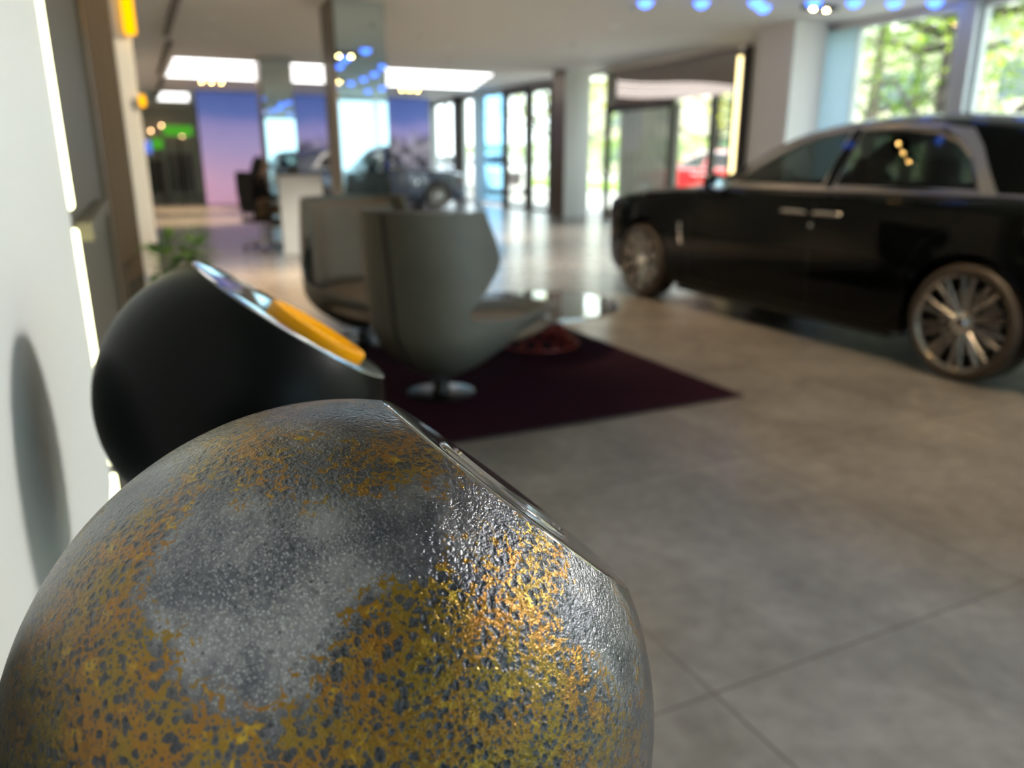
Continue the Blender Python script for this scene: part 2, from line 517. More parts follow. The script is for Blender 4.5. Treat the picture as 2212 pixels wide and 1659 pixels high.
obj('pane', MB().box(9.985, 9.997, 18.6, 19.74, 0.06, 3.08).box(9.985, 9.997, 19.98, 21.3, 0.06, 3.08), M_pane, bpy.data.objects['door_2'])
obj('handle', MB().tube([(9.88, 20.1, 0.8), (9.86, 20.1, 0.86), (9.86, 20.1, 1.3), (9.88, 20.1, 1.36)], 0.016), M_chrome, bpy.data.objects['door_2'])
window(8, 21.5, 23.1, fr=0.06, pane=M_bluepane); window(9, 23.3, 24.6, fr=0.06); window(10, 25.0, 27.4, fr=0.07, bars=(26.3,)); window(11, 27.6, 34.0, fr=0.1, bars=(29.5, 31.8))
for i, (a, b, mt) in enumerate(((23.1, 23.3, M_white), (24.6, 25.0, M_frame_dark), (27.4, 27.6, M_frame_light))):
    struct('trim_%d' % (12 + i), MB().box(9.75, 10.1, a, b, 0, CEIL), mt)
# back glazing
for i in range(3):
    x0 = 2.75 + 2.42 * i
    g = struct('window_%d' % (12 + i), MB().box(x0 + .05, x0 + 2.33, -5.03, -5.015, .1, 3.2), M_backpane)
    f = MB().box(x0, x0 + .05, -5.08, -4.97, 0, CEIL).box(x0 + 2.33, x0 + 2.38, -5.08, -4.97, 0, CEIL).box(x0 + .05, x0 + 2.33, -5.08, -4.97, 0, .1).box(x0 + .05, x0 + 2.33, -5.08, -4.97, 3.2, CEIL)
    obj('window_frame', f, M_frame_light, g)

# mirror-clad columns inside
def mirror_column(n, x0, y0, w=0.66):
    o = struct('trim_%d' % n, MB().box(x0, x0 + w, y0, y0 + w, 0, CEIL), M_brown)
    obj('mirror_face', MB().box(x0 + 0.012, x0 + w - 0.012, y0 - 0.008, y0 - 0.001, 0.08, CEIL), M_mirror, o)
    obj('mirror_face', MB().box(x0 - 0.008, x0 - 0.001, y0 + 0.05, y0 + w, 0.08, CEIL), M_brown, o)
    return o
mirror_column(15, 2.56, 10.7, 0.68); mirror_column(16, 2.58, 17.2, 0.62)

# mural wall at the far end, standing free of the wall behind
mu = thing('mural', 'huge backlit sunset mural in blue and pink at the far end of the showroom', 'mural', (0, 26.0, 0))
obj('picture', MB().box(1.98, 9.3, 0, 0.04, 0.02, 3.30), mural_material(), mu)
obj('frame', MB().box(1.94, 9.34, 0.041, 0.16, 0.0, 3.31), M_frame_dark, mu)

# ------------------------------------------------------------------ ceiling lamps
GL = 'long linear ceiling lamps across the far part of the hall'
def linear_lamp(x0, x1, y, label, group=GL):
    t = thing('linear_ceiling_lamp', label, 'ceiling lamp', (x0, y, CEIL), 0, group)
    obj('diffuser', MB().box(0.02, x1 - x0 - 0.02, -0.055, 0.055, -0.035, -0.012, 0.008), M_lin, t)
    obj('housing', MB().box(0, x1 - x0, -0.075, 0.075, -0.011, 0), M_frame_light, t)
    return t
ordn = ['nearest', 'second nearest', 'middle', 'second farthest', 'farthest']
for i in range(5):
    y = 18.2 + 0.86 * i
    linear_lamp(1.02, 8.15 + 0.24 * i, y, ordn[i] + ' of the five long white strip lamps above the mirror columns')
for i in range(4):
    linear_lamp(1.08, 1.9 + .06 * i, 27.3 + 0.95 * i, ['nearest', 'second nearest', 'second farthest', 'farthest'][i] + ' of the four short strip lamps left of the mural', 'short strip lamps beyond the mural')
for i in range(3):
    t = thing('linear_ceiling_lamp', 'long strip lamp above the floor beside the black sedan, out of frame', 'ceiling lamp', (3.0 + 1.0 * i, -1.4, CEIL), 0, 'strip lamps over the near floor')
    obj('diffuser', MB().box(-0.055, 0.055, -1.6, 1.6, -0.035, -0.012, 0.008), M_lin, t)
    obj('housing', MB().box(-0.075, 0.075, -1.62, 1.62, -0.011, 0), M_frame_light, t)

def spot_lamp(x, y, label, n=3, energy=60.0, size=75, group='triple warm ceiling spotlights', aim=(0, 0, -1), rz=0.0, soft=0.06, col=(1.0, 0.72, 0.42)):
    t = thing('ceiling_spotlight', label, 'spotlight', (x, y, CEIL), rz, group)
    w = 0.125 * n
    obj('housing', MB().box(-w, w, -0.09, 0.09, -0.05, 0, 0.006), M_frame_dark, t)
    for k in range(n):
        px = (k - (n - 1) / 2) * 0.24
        obj('bulb', MB().lathe([(0.001, -0.058), (0.018, -0.057), (0.022, -0.050)], 16, False, True).xf(Matrix.Translation((px, 0, 0))), M_warm, t, smooth=True)
    d = bpy.data.lights.new('warm_beam', 'SPOT'); d.energy = energy * n; d.spot_size = R(size); d.spot_blend = 0.7; d.shadow_soft_size = soft; d.color = col
    lo = bpy.data.objects.new('warm_beam', d); COL.objects.link(lo); lo.parent = t; lo.location = (0, 0, -0.09)
    lo.rotation_euler = Vector((-aim[0], -aim[1], -aim[2])).to_track_quat('Z', 'Y').to_euler()
    return t
spot_lamp(2.15, 22.6, 'triple warm spotlight on the ceiling in front of the left part of the mural')
spot_lamp(7.55, 22.7, 'triple warm spotlight on the ceiling in front of the right part of the mural')
spot_lamp(8.61, 8.44, 'bright twin spotlight on the ceiling beside the blue lamps', 2, 40)
UO = 'warm ceiling spotlight above the black sedan, out of frame'
for x, y in ((3.9, 5.4), (3.9, 2.2), (6.6, 1.5)):
    spot_lamp(x, y, UO, 3, 60, 70, 'spotlights over the sedan')
spot_lamp(4.9, 0.2, 'ceiling spotlight washing the white left wall, out of frame', 3, 210, 64, 'spotlights washing the left wall', aim=(-5.0, 0.75, -2.15), soft=0.45, col=(1.0, 0.97, 0.9))
spot_lamp(2.6, 2.6, 'added warm ceiling spotlight brightening the white jamb, out of frame', 2, 170, 40, 'spotlights washing the left wall', aim=(-2.55, 2.4, -1.7))  # spotlight added to brighten the jamb and the plant beside it
def floor_fill_can(x, y, energy=80.0, col=(1.0, 0.70, 0.40)):  # fill lamps added to the ceiling for a brighter far floor
    t = thing('added_can_light', 'small can light added on the ceiling to brighten the floor', 'ceiling light', (x, y, CEIL), 0, 'can lights added to brighten the floor')
    obj('can', MB().lathe([(0.045, 0.0), (0.045, -0.035), (0.041, -0.035), (0.041, -0.02), (0.001, -0.02)], 24), M_frame_light, t, smooth=True, angle=40)
    d = bpy.data.lights.new('warm_beam', 'SPOT'); d.energy = energy; d.color = col; d.spot_size = R(72); d.spot_blend = 0.7; d.shadow_soft_size = 0.03
    lo = bpy.data.objects.new('warm_beam', d); COL.objects.link(lo); lo.parent = t; lo.location = (0, 0, -0.03)
for x, y in ((1.4, 8.6), (0.8, 11.4), (4.6, 13.2), (1.0, 19.4), (0.9, 24.0)):
    floor_fill_can(x, y, 800.0)  # warm ones, added for warm pools along the aisle
for x, y in ((3.6, 8.9), (6.4, 9.6), (7.4, 13.0), (6.2, 16.0), (4.4, 19.5), (2.4, 10.2)):
    floor_fill_can(x, y, 430.0, (1.0, 0.90, 0.76))  # neutral ones, added to lift the middle of the floor

# blue star lamps let into the ceiling above the sedan
random.seed(5)
bl_pts = [(6.31, 9.19), (6.99, 8.90), (7.6, 8.55), (7.95, 8.80), (8.30, 8.25), (8.75, 8.0), (9.25, 7.8), (9.70, 7.55)]
for gx in range(5):
    for gy in range(8):
        x = 4.2 + gx * 1.25 + random.uniform(-.2, .2); y = -2.6 + gy * 1.25 + random.uniform(-.2, .2)
        if y < 9.0 - 0.45 * max(0, x - 5.5) - 1.0: bl_pts.append((x, y))
bl0 = None
for x, y in bl_pts:
    if bl0 is None:
        bl0 = thing('blue_ceiling_light', 'round blue star light let into the ceiling above the black sedan', 'ceiling light', (x, y, CEIL), 0, 'blue star lights over the sedan')
        obj('lens', MB().lathe([(0.001, -0.085), (0.04, -0.078), (0.075, -0.052), (0.095, -0.02), (0.10, -0.004)], 20), M_blue, bl0, smooth=True)
        obj('ring', MB().lathe([(0.10, -0.004), (0.102, -0.012), (0.116, -0.010), (0.118, 0.0)], 20), M_silver, bl0, smooth=True)
    else:
        c = copy_tree(bl0); c.location = (x, y, CEIL)

# dark track on the ceiling at left, flush hatches
for a, b, w in ((10.9, 14.9, 'nearest'), (15.6, 21.5, 'middle'), (22.3, 29.0, 'farthest')):
    t = tag(obj('ceiling_track', MB().box(-0.045, 0.045, 0, b - a, -0.035, 0).box(-0.03, 0.03, 0.1, b - a - 0.1, -0.05, -0.035), M_frame_dark, loc=(0.78 + (a - 11) * 0.018, a, CEIL)), w + ' dark slot track along the left of the ceiling', 'ceiling track', 'dark ceiling tracks')
for x, y, w in ((1.35, 12.9, 'above the aisle left of the mirror column'), (1.45, 14.6, 'between the dark track and the far strip lamps'), (7.0, 11.0, 'above the entrance'), (5.6, 14.4, 'right of the front mirror column')):
    t = thing('ceiling_downlight', 'small unlit square downlight ' + w, 'downlight', (x, y, CEIL), 0, 'unlit square downlights')
    obj('bezel', MB().box(-.11, .11, -.11, .11, -.012, 0, .004), M_white, t); obj('lens', MB().box(-.08, .08, -.08, .08, -.016, -.012), M_gloss_white, t)

# orange lamps on the white jamb at left
t = thing('wall_lamp', 'tall glowing orange lamp high on the white jamb', 'lamp', (0.085, 4.97, 0), 0, 'orange lamps on the white jamb')
obj('shade', MB().box(-0.03, 0.03, -0.03, 0.03, 1.99, 2.75, 0.018), M_orange, t, smooth=True)
obj('bracket', MB().box(-0.02, 0.0, 0.0, 0.032, 2.2, 2.3), M_silver, t)
t = thing('wall_lamp', 'small orange lamp lower down on the edge of the white jamb', 'lamp', (0.10, 4.97, 1.655), 0, 'orange lamps on the white jamb')
obj('shade', MB().lathe([(0.001, -0.035), (0.012, -0.03), (0.018, -0.01), (0.018, 0.01), (0.012, 0.03), (0.001, 0.035)], 16), M_orange, t, smooth=True)
obj('bracket', MB().box(-0.03, 0.0, 0.0, 0.032, -0.012, 0.012), M_silver, t)

# ------------------------------------------------------------------ the two cut bowls on stands
BR = 0.1489
def gold_material(rot):
    """speckled lacquer: ochre patches broken by blue-grey cells over pewter ground with fine pale beads, hammered skin."""
    m, nt, b, out = newmat('speckled_gold_lacquer')
    L = nt.links.new
    inv = rot.to_matrix().transposed()
    tc = nt.nodes.new('ShaderNodeTexCoord')
    nv = nt.nodes.new('ShaderNodeVectorMath'); nv.operation = 'NORMALIZE'; L(tc.outputs['Object'], nv.inputs[0])
    V = nv.outputs[0]
    def math_(op, a, b_=None, c=None):
        n = nt.nodes.new('ShaderNodeMath'); n.operation = op
        for i, s in enumerate((a, b_, c)):
            if s is None: continue
            if isinstance(s, (int, float)): n.inputs[i].default_value = s
            else: L(s, n.inputs[i])
        return n.outputs[0]
    def ramp(s, lo, hi, a=0.0, c=1.0):
        n = nt.nodes.new('ShaderNodeMapRange'); n.interpolation_type = 'SMOOTHSTEP'
        n.inputs[1].default_value = lo; n.inputs[2].default_value = hi; n.inputs[3].default_value = a; n.inputs[4].default_value = c
        L(s, n.inputs[0]); return n.outputs[0]
    def noise(scale, detail=4, rough=0.5, dist=0.0, vec=None):
        n = nt.nodes.new('ShaderNodeTexNoise'); n.inputs['Scale'].default_value = scale; n.inputs['Detail'].default_value = detail
        n.inputs['Roughness'].default_value = rough; n.inputs['Distortion'].default_value = dist
        L(vec or V, n.inputs['Vector']); return n.outputs['Fac'], n.outputs['Color']
    def voro(scale, feat='F1', vec=None, rnd=1.0):
        n = nt.nodes.new('ShaderNodeTexVoronoi'); n.feature = feat; n.inputs['Scale'].default_value = scale; n.inputs['Randomness'].default_value = rnd
        L(vec or V, n.inputs['Vector']); return n.outputs['Distance'], (n.outputs['Color'] if feat == 'F1' else None)
    def blobs(pts):
        acc = None
        for q, r, w in pts:
            p = inv @ Vector(q)
            d = nt.nodes.new('ShaderNodeVectorMath'); d.operation = 'DISTANCE'; L(V, d.inputs[0]); d.inputs[1].default_value = p
            s = ramp(d.outputs['Value'], 0.0, r, w, 0.0)
            acc = s if acc is None else math_('ADD', acc, s)
        return acc
    def mix(f, a, c):
        n = nt.nodes.new('ShaderNodeMix'); n.data_type = 'RGBA'; L(f, n.inputs[0])
        for i, s in ((6, a), (7, c)):
            if isinstance(s, tuple): n.inputs[i].default_value = (*s, 1)
            else: L(s, n.inputs[i])
        return n.outputs[2]
    # warp for organic cells
    _, wc = noise(22, 3)
    wv = nt.nodes.new('ShaderNodeVectorMath'); wv.operation = 'MULTIPLY_ADD'; L(wc, wv.inputs[0]); wv.inputs[1].default_value = (0.03,) * 3; L(V, wv.inputs[2])
    W = wv.outputs[0]
    nb, _ = noise(5.5, 6, 0.62)
    nm, _ = noise(16, 5, 0.6)
    yel = blobs(YELLOW)
    gre = blobs(GREY)
    y = math_('SUBTRACT', yel, gre)
    y = math_('ADD', y, math_('MULTIPLY', math_('SUBTRACT', nb, 0.5), 2.6))
    y = math_('ADD', y, math_('MULTIPLY', math_('SUBTRACT', nm, 0.5), 1.9))
    amount = ramp(y, -0.95, 1.25)                       # how much ochre lies on the pewter
    c1, _ = voro(38, 'F1', W)
    c2, _ = voro(78, 'F1', W)
    c3, _ = voro(130, 'F1', W)
    # ochre network: drop out the cells, more so where the ochre is thin
    thr = ramp(amount, 0.0, 1.0, 0.67, 0.40)
    net1 = ramp(math_('SUBTRACT', c1, thr), -0.05, 0.05)
    net2 = ramp(math_('SUBTRACT', c2, math_('MULTIPLY', thr, 0.85)), -0.05, 0.05)
    ochre = math_('MULTIPLY', math_('MULTIPLY', net1, net2), ramp(amount, 0.04, 0.22))
    # ground: pewter with pale beads and dark pits
    g1 = mix(ramp(nb, 0.38, 0.66), (0.055, 0.060, 0.076), (0.185, 0.185, 0.20))
    bead = ramp(c3, 0.16, 0.34, 1.0, 0.0)
    pale = blobs(PALE)
    g2 = mix(math_('MULTIPLY', bead, math_('ADD', math_('MULTIPLY', pale, 0.85), 0.08)), g1, (0.42, 0.43, 0.46))
    ringd = math_('ABSOLUTE', math_('SUBTRACT', c2, 0.33))
    ring = ramp(ringd, 0.02, 0.07, 1.0, 0.0)
    g2 = mix(math_('MULTIPLY', ring, math_('ADD', math_('MULTIPLY', pale, 0.3), 0.12)), g2, (0.36, 0.37, 0.36))
    pit = ramp(c1, 0.10, 0.20, 1.0, 0.0)
    g2 = mix(math_('MULTIPLY', pit, 0.75), g2, (0.022, 0.024, 0.034))
    g2 = mix(math_('MULTIPLY', ramp(amount, 0.25, 0.8), 0.72), g2, (0.010, 0.011, 0.018))
    na, _ = noise(8, 4)
    och = mix(ramp(na, 0.4, 0.62), (0.175, 0.106, 0.003), (0.215, 0.092, 0.0015))
    och = mix(ramp(nm, 0.56, 0.74), och, (0.38, 0.26, 0.012))
    colr = mix(ochre, g2, och)
    L(colr, b.inputs['Base Color'])
    b.inputs['Metallic'].default_value = 0.86
    L(ramp(nb, 0.3, 0.7, 0.20, 0.30), b.inputs['Roughness'])
    b.inputs['Coat Weight'].default_value = 0.5
    b.inputs['Coat Roughness'].default_value = 0.13
    # hammered skin
    h1, _ = noise(70, 3, 0.5, 0.4)
    h2, _ = noise(190, 2)
    hh = math_('ADD', math_('MULTIPLY', h1, 1.0), math_('MULTIPLY', h2, 0.45))
    hh = math_('ADD', hh, math_('MULTIPLY', ramp(c1, 0.05, 0.4), 0.45))
    hh = math_('ADD', hh, math_('MULTIPLY', ramp(c3, 0.05, 0.4), 0.18))
    bp = nt.nodes.new('ShaderNodeBump'); bp.inputs['Strength'].default_value = 0.42; bp.inputs['Distance'].default_value = 0.0016
    L(hh, bp.inputs['Height']); L(bp.outputs[0], b.inputs['Normal']); 
    bp2 = nt.nodes.new('ShaderNodeBump'); bp2.inputs['Strength'].default_value = 0.42; bp2.inputs['Distance'].default_value = 0.0016
    L(hh, bp2.inputs['Height']); L(bp2.outputs[0], b.inputs['Coat Normal'])
    return m
# patches on the bowl, as directions from its middle (x across the room, y along it, z up)
YELLOW = [((-.327, -.103, .939), .30, .9), ((-.217, -.317, .923), .16, .7), ((-.546, -.182, .818), .20, .9), ((-.616, -.228, .754), .24, .9),
          ((-.791, -.378, .48), .50, 1.3), ((-.69, -.546, .475), .45, 1.1), ((.162, -.32, .933), .30, .9), ((-.035, -.393, .919), .20, .8),
          ((.393, -.59, .705), .22, .8), ((-.022, -.679, .734), .24, .8), ((.09, -.817, .569), .45, 1.1), ((-.129, -.833, .538), .45, .8),
          ((.3, -.80, .50), .3, .7), ((-.45, -.80, .40), .4, .6), ((.30, -.93, .20), .5, .8), ((0, -.98, .2), .5, .7)]
GREY = [((-.339, -.44, .832), .42, 1.2), ((.038, -.504, .863), .30, 1.2), ((-.018, -.016, 1.0), .26, .8), ((-.492, .014, .87), .3, .9),
        ((.60, -.62, .50), .30, 1.2), ((-.279, -.658, .7), .30, .9), ((.30, -.42, .86), .26, .8), ((-.1, -.60, .79), .25, .6)]
PALE = [((-.339, -.50, .80), .45, 1.0), ((-.15, -.60, .78), .26, .6), ((-.22, -.72, .66), .36, .8), ((.10, -.45, .88), .22, .3)]

def cut_bowl(loc, n, h, rin, mats, label, stand_label, up=0.004, offs=0.0, lipname='rim'):
    rot = Vector(n).normalized().to_track_quat('Z', 'Y')
    skin = mats[0](rot) if callable(mats[0]) else mats[0]
    rc = BR * math.sqrt(1 - h * h); hz = BR * h
    t = thing('sculpture_bowl', label, 'sculpture', loc)
    t.rotation_mode = 'QUATERNION'; t.rotation_quaternion = rot
    a0 = math.acos(h)
    prof = [(max(0.0004, BR * math.sin(a)), BR * math.cos(a)) for a in [a0 + (PI - a0) * k / 120 for k in range(121)]]
    obj('shell', MB().lathe(prof, 256), skin, t, smooth=True, angle=60)
    lip = [(rc, hz), (rc - 0.0008, hz + 0.0008), (rc - 0.003, hz + 0.0012), (rc * 0.6, hz + 0.0003), (0.0005, hz)]
    obj(lipname, MB().lathe(lip, 200), mats[1], t, smooth=True, angle=60)
    dn = rot.to_matrix().transposed() @ Vector((0.745, 0, -0.667)); dn.z = 0; dn.normalize()
    inn = [(rin, hz - 0.001), (rin, hz + up - 0.0015), (rin - 0.0015, hz + up), (rin - 0.006, hz + up), (rin - 0.0075, hz + up - 0.0015), (rin * 0.8, hz + 0.0035), (rin * 0.4, hz + 0.0025), (0.0005, hz + 0.0022)]
    obj('insert', MB().lathe(inn, 160).xf(Matrix.Translation(dn * offs)), mats[2], t, smooth=True, angle=50)
    zb = loc[2] - BR
    st = thing('display_stand', stand_label, 'stand', (loc[0], loc[1], 0))
    prof = [(0.155, 0), (0.158, 0.012), (0.15, 0.02), (0.10, 0.25), (0.06, zb - 0.12), (0.045, zb - 0.02), (0.045, zb - 0.001)]
    obj('column', MB().lathe(prof, 48, True, True), M_black, st, smooth=True)
    obj('foot_ring', MB().lathe([(0.158, 0.0), (0.168, 0.002), (0.168, 0.012), (0.157, 0.016)], 48), M_chrome, st, smooth=True)
    return t
M_lip_dark = P('polished_taupe', (0.30, 0.27, 0.25), 0.05, 0.75, coat=0.5)
M_lip = P('polished_black', (0.10, 0.105, 0.11), 0.04, 0.6, coat=1.0)
M_gloss_in = P('pearl_lining', (0.22, 0.19, 0.18), 0.10, 0.5, coat=1.0)
M_yellow = P('saturated_yellow', (0.80, 0.33, 0.0), 0.4, spec=0.12)
M_softblack = P('soft_black', (0.0012, 0.0014, 0.0015), 0.36, spec=0.10)
cut_bowl((0.0657, 0.3257, 1.0833), (0.667, 0.001, 0.745), 0.8586, 0.041, (gold_material, M_lip_dark, M_gloss_in),
         'large speckled gold and pewter bowl with a slanting cut face, nearest the camera', 'dark stand carrying the speckled gold bowl', up=0.0022)
cut_bowl((0.0839, 0.8481, 1.0957), (0.577, -0.040, 0.816), 0.629, 0.058, (M_softblack, M_lip, M_yellow),
         'smooth matt black bowl with a slanting cut rim and yellow inside', 'dark stand carrying the matt black bowl', up=0.009, offs=0.030)

# ------------------------------------------------------------------ rug, lounge chairs, table
def rug_material():
    m, nt, b, out = newmat('plum_pile')
    b.inputs['Roughness'].default_value = 0.95; b.inputs['Sheen Weight'].default_value = 0.05; b.inputs['Sheen Tint'].default_value = (0.5, 0.1, 0.25, 1)
    b.inputs['Specular IOR Level'].default_value = 0.1
    tc = nt.nodes.new('ShaderNodeTexCoord'); n = nt.nodes.new('ShaderNodeTexNoise'); n.inputs['Scale'].default_value = 9; n.inputs['Detail'].default_value = 6
    r = nt.nodes.new('ShaderNodeValToRGB'); r.color_ramp.elements[0].color = (0.007, 0.0012, 0.003, 1); r.color_ramp.elements[1].color = (0.016, 0.002, 0.006, 1)
    nt.links.new(tc.outputs['Object'], n.inputs[0]); nt.links.new(n.outputs['Fac'], r.inputs[0]); nt.links.new(r.outputs[0], b.inputs['Base Color'])
    return m
M_rug = rug_material()
rg = obj('rug', MB().box(0.42, 3.08, 3.32, 5.93, 0.0, 0.014, 0.004), M_rug)
tag(rg, 'dark plum square rug on the grey tiles under the lounge chairs', 'rug')
obj('binding', MB().tube([(0.42, 3.32, .008), (3.08, 3.32, .008), (3.08, 5.93, .008), (0.42, 5.93, .008)], 0.0075, 8, True), P('plum_binding', (0.012, 0.003, 0.008), 0.8), rg)

M_leather = P('grey_leather', (0.165, 0.16, 0.138), 0.5, var=0.06, vscale=6, bump=(60, 0.15))
M_leather_in = P('warm_lit_leather', (0.27, 0.20, 0.14), 0.55, var=0.05, vscale=6, bump=(60, 0.15))  # grey leather with warm lamplight put into its colour
M_seam = P('seam_thread', (0.035, 0.028, 0.022), 0.8)
M_footplate = P('dark_chrome', (0.035, 0.033, 0.035), 0.28, 0.9)
M_darkbase = P('dark_base', (0.012, 0.011, 0.011), 0.4, 0.2)

def chair_hull(th=0.035):
    """bowl-shaped hull in a grid of azimuth and height, high at the back, notched to a wing and a low arm, tip at the front (+x)."""
    NA, NZ = 96, 36
    zs = [0.10 + (1.07 - 0.10) * (k / NZ) ** 1.25 for k in range(NZ + 1)]
    secs = []
    for k, z in enumerate(zs):
        v = (z - 0.10) / 0.97
        u = min(1.0, (z - 0.10) / 0.32)
        g = math.sin(u * PI / 2) ** 0.62 if u > 0 else 0.0
        ring = []
        for i in range(NA):
            a = 2 * PI * i / NA
            ca, sa = math.cos(a), math.sin(a)
            e = 2.6
            den = (abs(ca) ** e + abs(sa) ** e) ** (1 / e)
            cx, cy = ca / den, sa / den
            back = 0.36 + 0.05 * max(0, v - 0.3) if cx < 0 else 0.0
            if cx < 0:
                x = cx * (0.30 + 0.09 * v) * g
            else:
                f = 1.04 * (1 - 0.35 * abs(cy) ** 3)
                x = cx * f * (u ** 0.9 if u < 1 else 1) * (1 - 0.0 * v)
            y = cy * (0.385 + 0.03 * math.sin(v * PI)) * g * (1 - 0.30 * max(0, cx) ** 2)
            ring.append((x, y, z))
        secs.append(ring)
    mb = MB(); mb.loft(secs[1:], True, False)
    n0 = 0
    mb.v.append((0.02, 0, 0.10)); c = len(mb.v) - 1
    for i in range(NA): mb.f.append((i, c, (i + 1) % NA))
    return mb
def build_chair_meshes():
    hull = evaluated(chair_hull(), [solid(0.035, -1.0)])
    # cut away everything in front of the wing and above the arm (x, z outline seen from the side)
    out = [(-0.10, 1.4), (-0.03, 1.10), (0.0, 1.03), (0.05, 0.92), (0.085, 0.82), (0.06, 0.76), (-0.06, 0.64), (-0.15, 0.56), (-0.155, 0.525),
           (-0.08, 0.495), (0.06, 0.475), (0.35, 0.452), (1.4, 0.40), (1.4, 1.4)]
    hull = boolean_cut(hull, [MB().prism(out, 'y', -1, 1)])
    cush = MB()
    secs = []
    for k in range(13):
        t = k / 12
        s = math.sin(t * PI) ** 0.35 if 0 < t < 1 else 0.0
        z = 0.27 + 0.16 * t
        ring = []
        for i in range(48):
            a = 2 * PI * i / 48; ca, sa = math.cos(a), math.sin(a)
            den = (abs(ca) ** 3 + abs(sa) ** 3) ** (1 / 3)
            cx, cy = ca / den, sa / den
            r = 0.06 + 0.94 * s
            x = 0.10 + cx * (0.80 if cx > 0 else 0.36) * r
            y = cy * 0.345 * r * (1 - 0.28 * max(0, cx) ** 2)
            ring.append((x, y, z - 0.03 * math.cos(a)))
        secs.append(ring)
    cush.loft(secs, True, True)
    pad = MB(); secs = []
    for k in range(19):
        z = 0.43 + 0.60 * k / 18
        v = (z - 0.1) / 0.97
        ring = []
        for i in range(25):
            a = R(118 + (242 - 118) * i / 24)
            ca, sa = math.cos(a), math.sin(a)
            den = (abs(ca) ** 2.6 + abs(sa) ** 2.6) ** (1 / 2.6)
            q = 0.045 if 0 < i < 24 and 0 < k < 18 else 0.0
            ring.append(((ca / den) * (0.30 + 0.09 * v - 0.04 - q), (sa / den) * (0.345 - q * .6), z))
        secs.append(ring)
    pad.loft(secs)
    padm = evaluated(pad, [solid(0.02, 1.0), subsurf(1)])
    return hull, evaluated(cush, [subsurf(1)]), padm
chull, ccush, cpad = build_chair_meshes()
def lounge_chair(label, loc, rz):
    t = thing('lounge_chair', label, 'armchair', loc, rz, 'wing-backed lounge chairs on the rug')
    obj('shell', chull, M_leather, t, smooth=True, angle=55)
    obj('cushion', ccush, M_leather_in, t, smooth=True)
    obj('back_pad', cpad, M_leather_in, t, smooth=True)
    sm = []
    for k in range(25):
        z = 0.20 + 0.86 * k / 24
        v = (z - 0.1) / 0.97; u = min(1.0, (z - 0.1) / 0.32); g = math.sin(u * PI / 2) ** 0.62
        sm.append((-(0.30 + 0.09 * v) * g - 0.0015, 0.0, z))
    obj('seam', MB().tube(sm, 0.010, 6), M_seam, t)
    obj('swivel_post', MB().lathe([(0.055, 0.014), (0.05, 0.03), (0.045, 0.098)], 24, True, True), M_darkbase, t, smooth=True)
    fb_ = MB().lathe([(0.056, 0.015), (0.08, 0.013), (0.18, 0.009), (0.20, 0.004), (0.20, 0.0005), (0.056, 0.0005)], 48)
    obj('foot_plate', fb_, M_footplate, t, smooth=True)
    return t
lc = lounge_chair('pale grey wing-backed lounge chair seen from behind, on the near part of the rug', (1.50, 4.12, 0.014), R(24))
l2 = copy_tree(lc); l2.location = (1.44, 5.62, 0.014); l2.rotation_euler = (0, 0, R(-86))
l2['label'] = 'beige-lit lounge chair facing the table, partly hidden behind the grey chair'

tt = thing('coffee_table', 'low round glossy coffee table with a red wire base between chairs and sedan', 'table', (2.62, 5.02, 0.0145))
M_tabletop = P('smoked_glass', (0.03, 0.025, 0.026), 0.03, 0.0, coat=1.0)
obj('table_top', MB().lathe([(0.001, 0.295), (0.568, 0.295), (0.58, 0.288), (0.58, 0.282), (0.568, 0.275), (0.001, 0.275)], 72), M_tabletop, tt, smooth=True, angle=30)
obj('rim', MB().lathe([(0.58, 0.274), (0.588, 0.274), (0.588, 0.296), (0.58, 0.296), (0.58, 0.274)], 72), M_chrome, tt, smooth=True, angle=30)
M_redwire = P('red_wire', (0.42, 0.03, 0.012), 0.35, 0.1, coat=0.4)
random.seed(11)
wire = MB()
for k in range(26):
    a = 2 * PI * k / 26
    pts = []
    for j in range(13):
        s = j / 12
        rr = 0.30 - 0.14 * math.sin(s * PI) + 0.02 * math.sin(k * 2.3 + j)
        w = a + 1.1 * s * (1 if k % 2 else -1)
        pts.append((rr * math.cos(w), rr * math.sin(w), 0.006 + 0.262 * s))
    wire.tube(pts, 0.005, 5)
for s in (0.007, 0.135, 0.267):
    rr = 0.30 if s != 0.135 else 0.165
    wire.tube([(rr * math.cos(2 * PI * i / 40), rr * math.sin(2 * PI * i / 40), s) for i in range(40)], 0.006, 5, True)
obj('base', wire, M_redwire, tt)

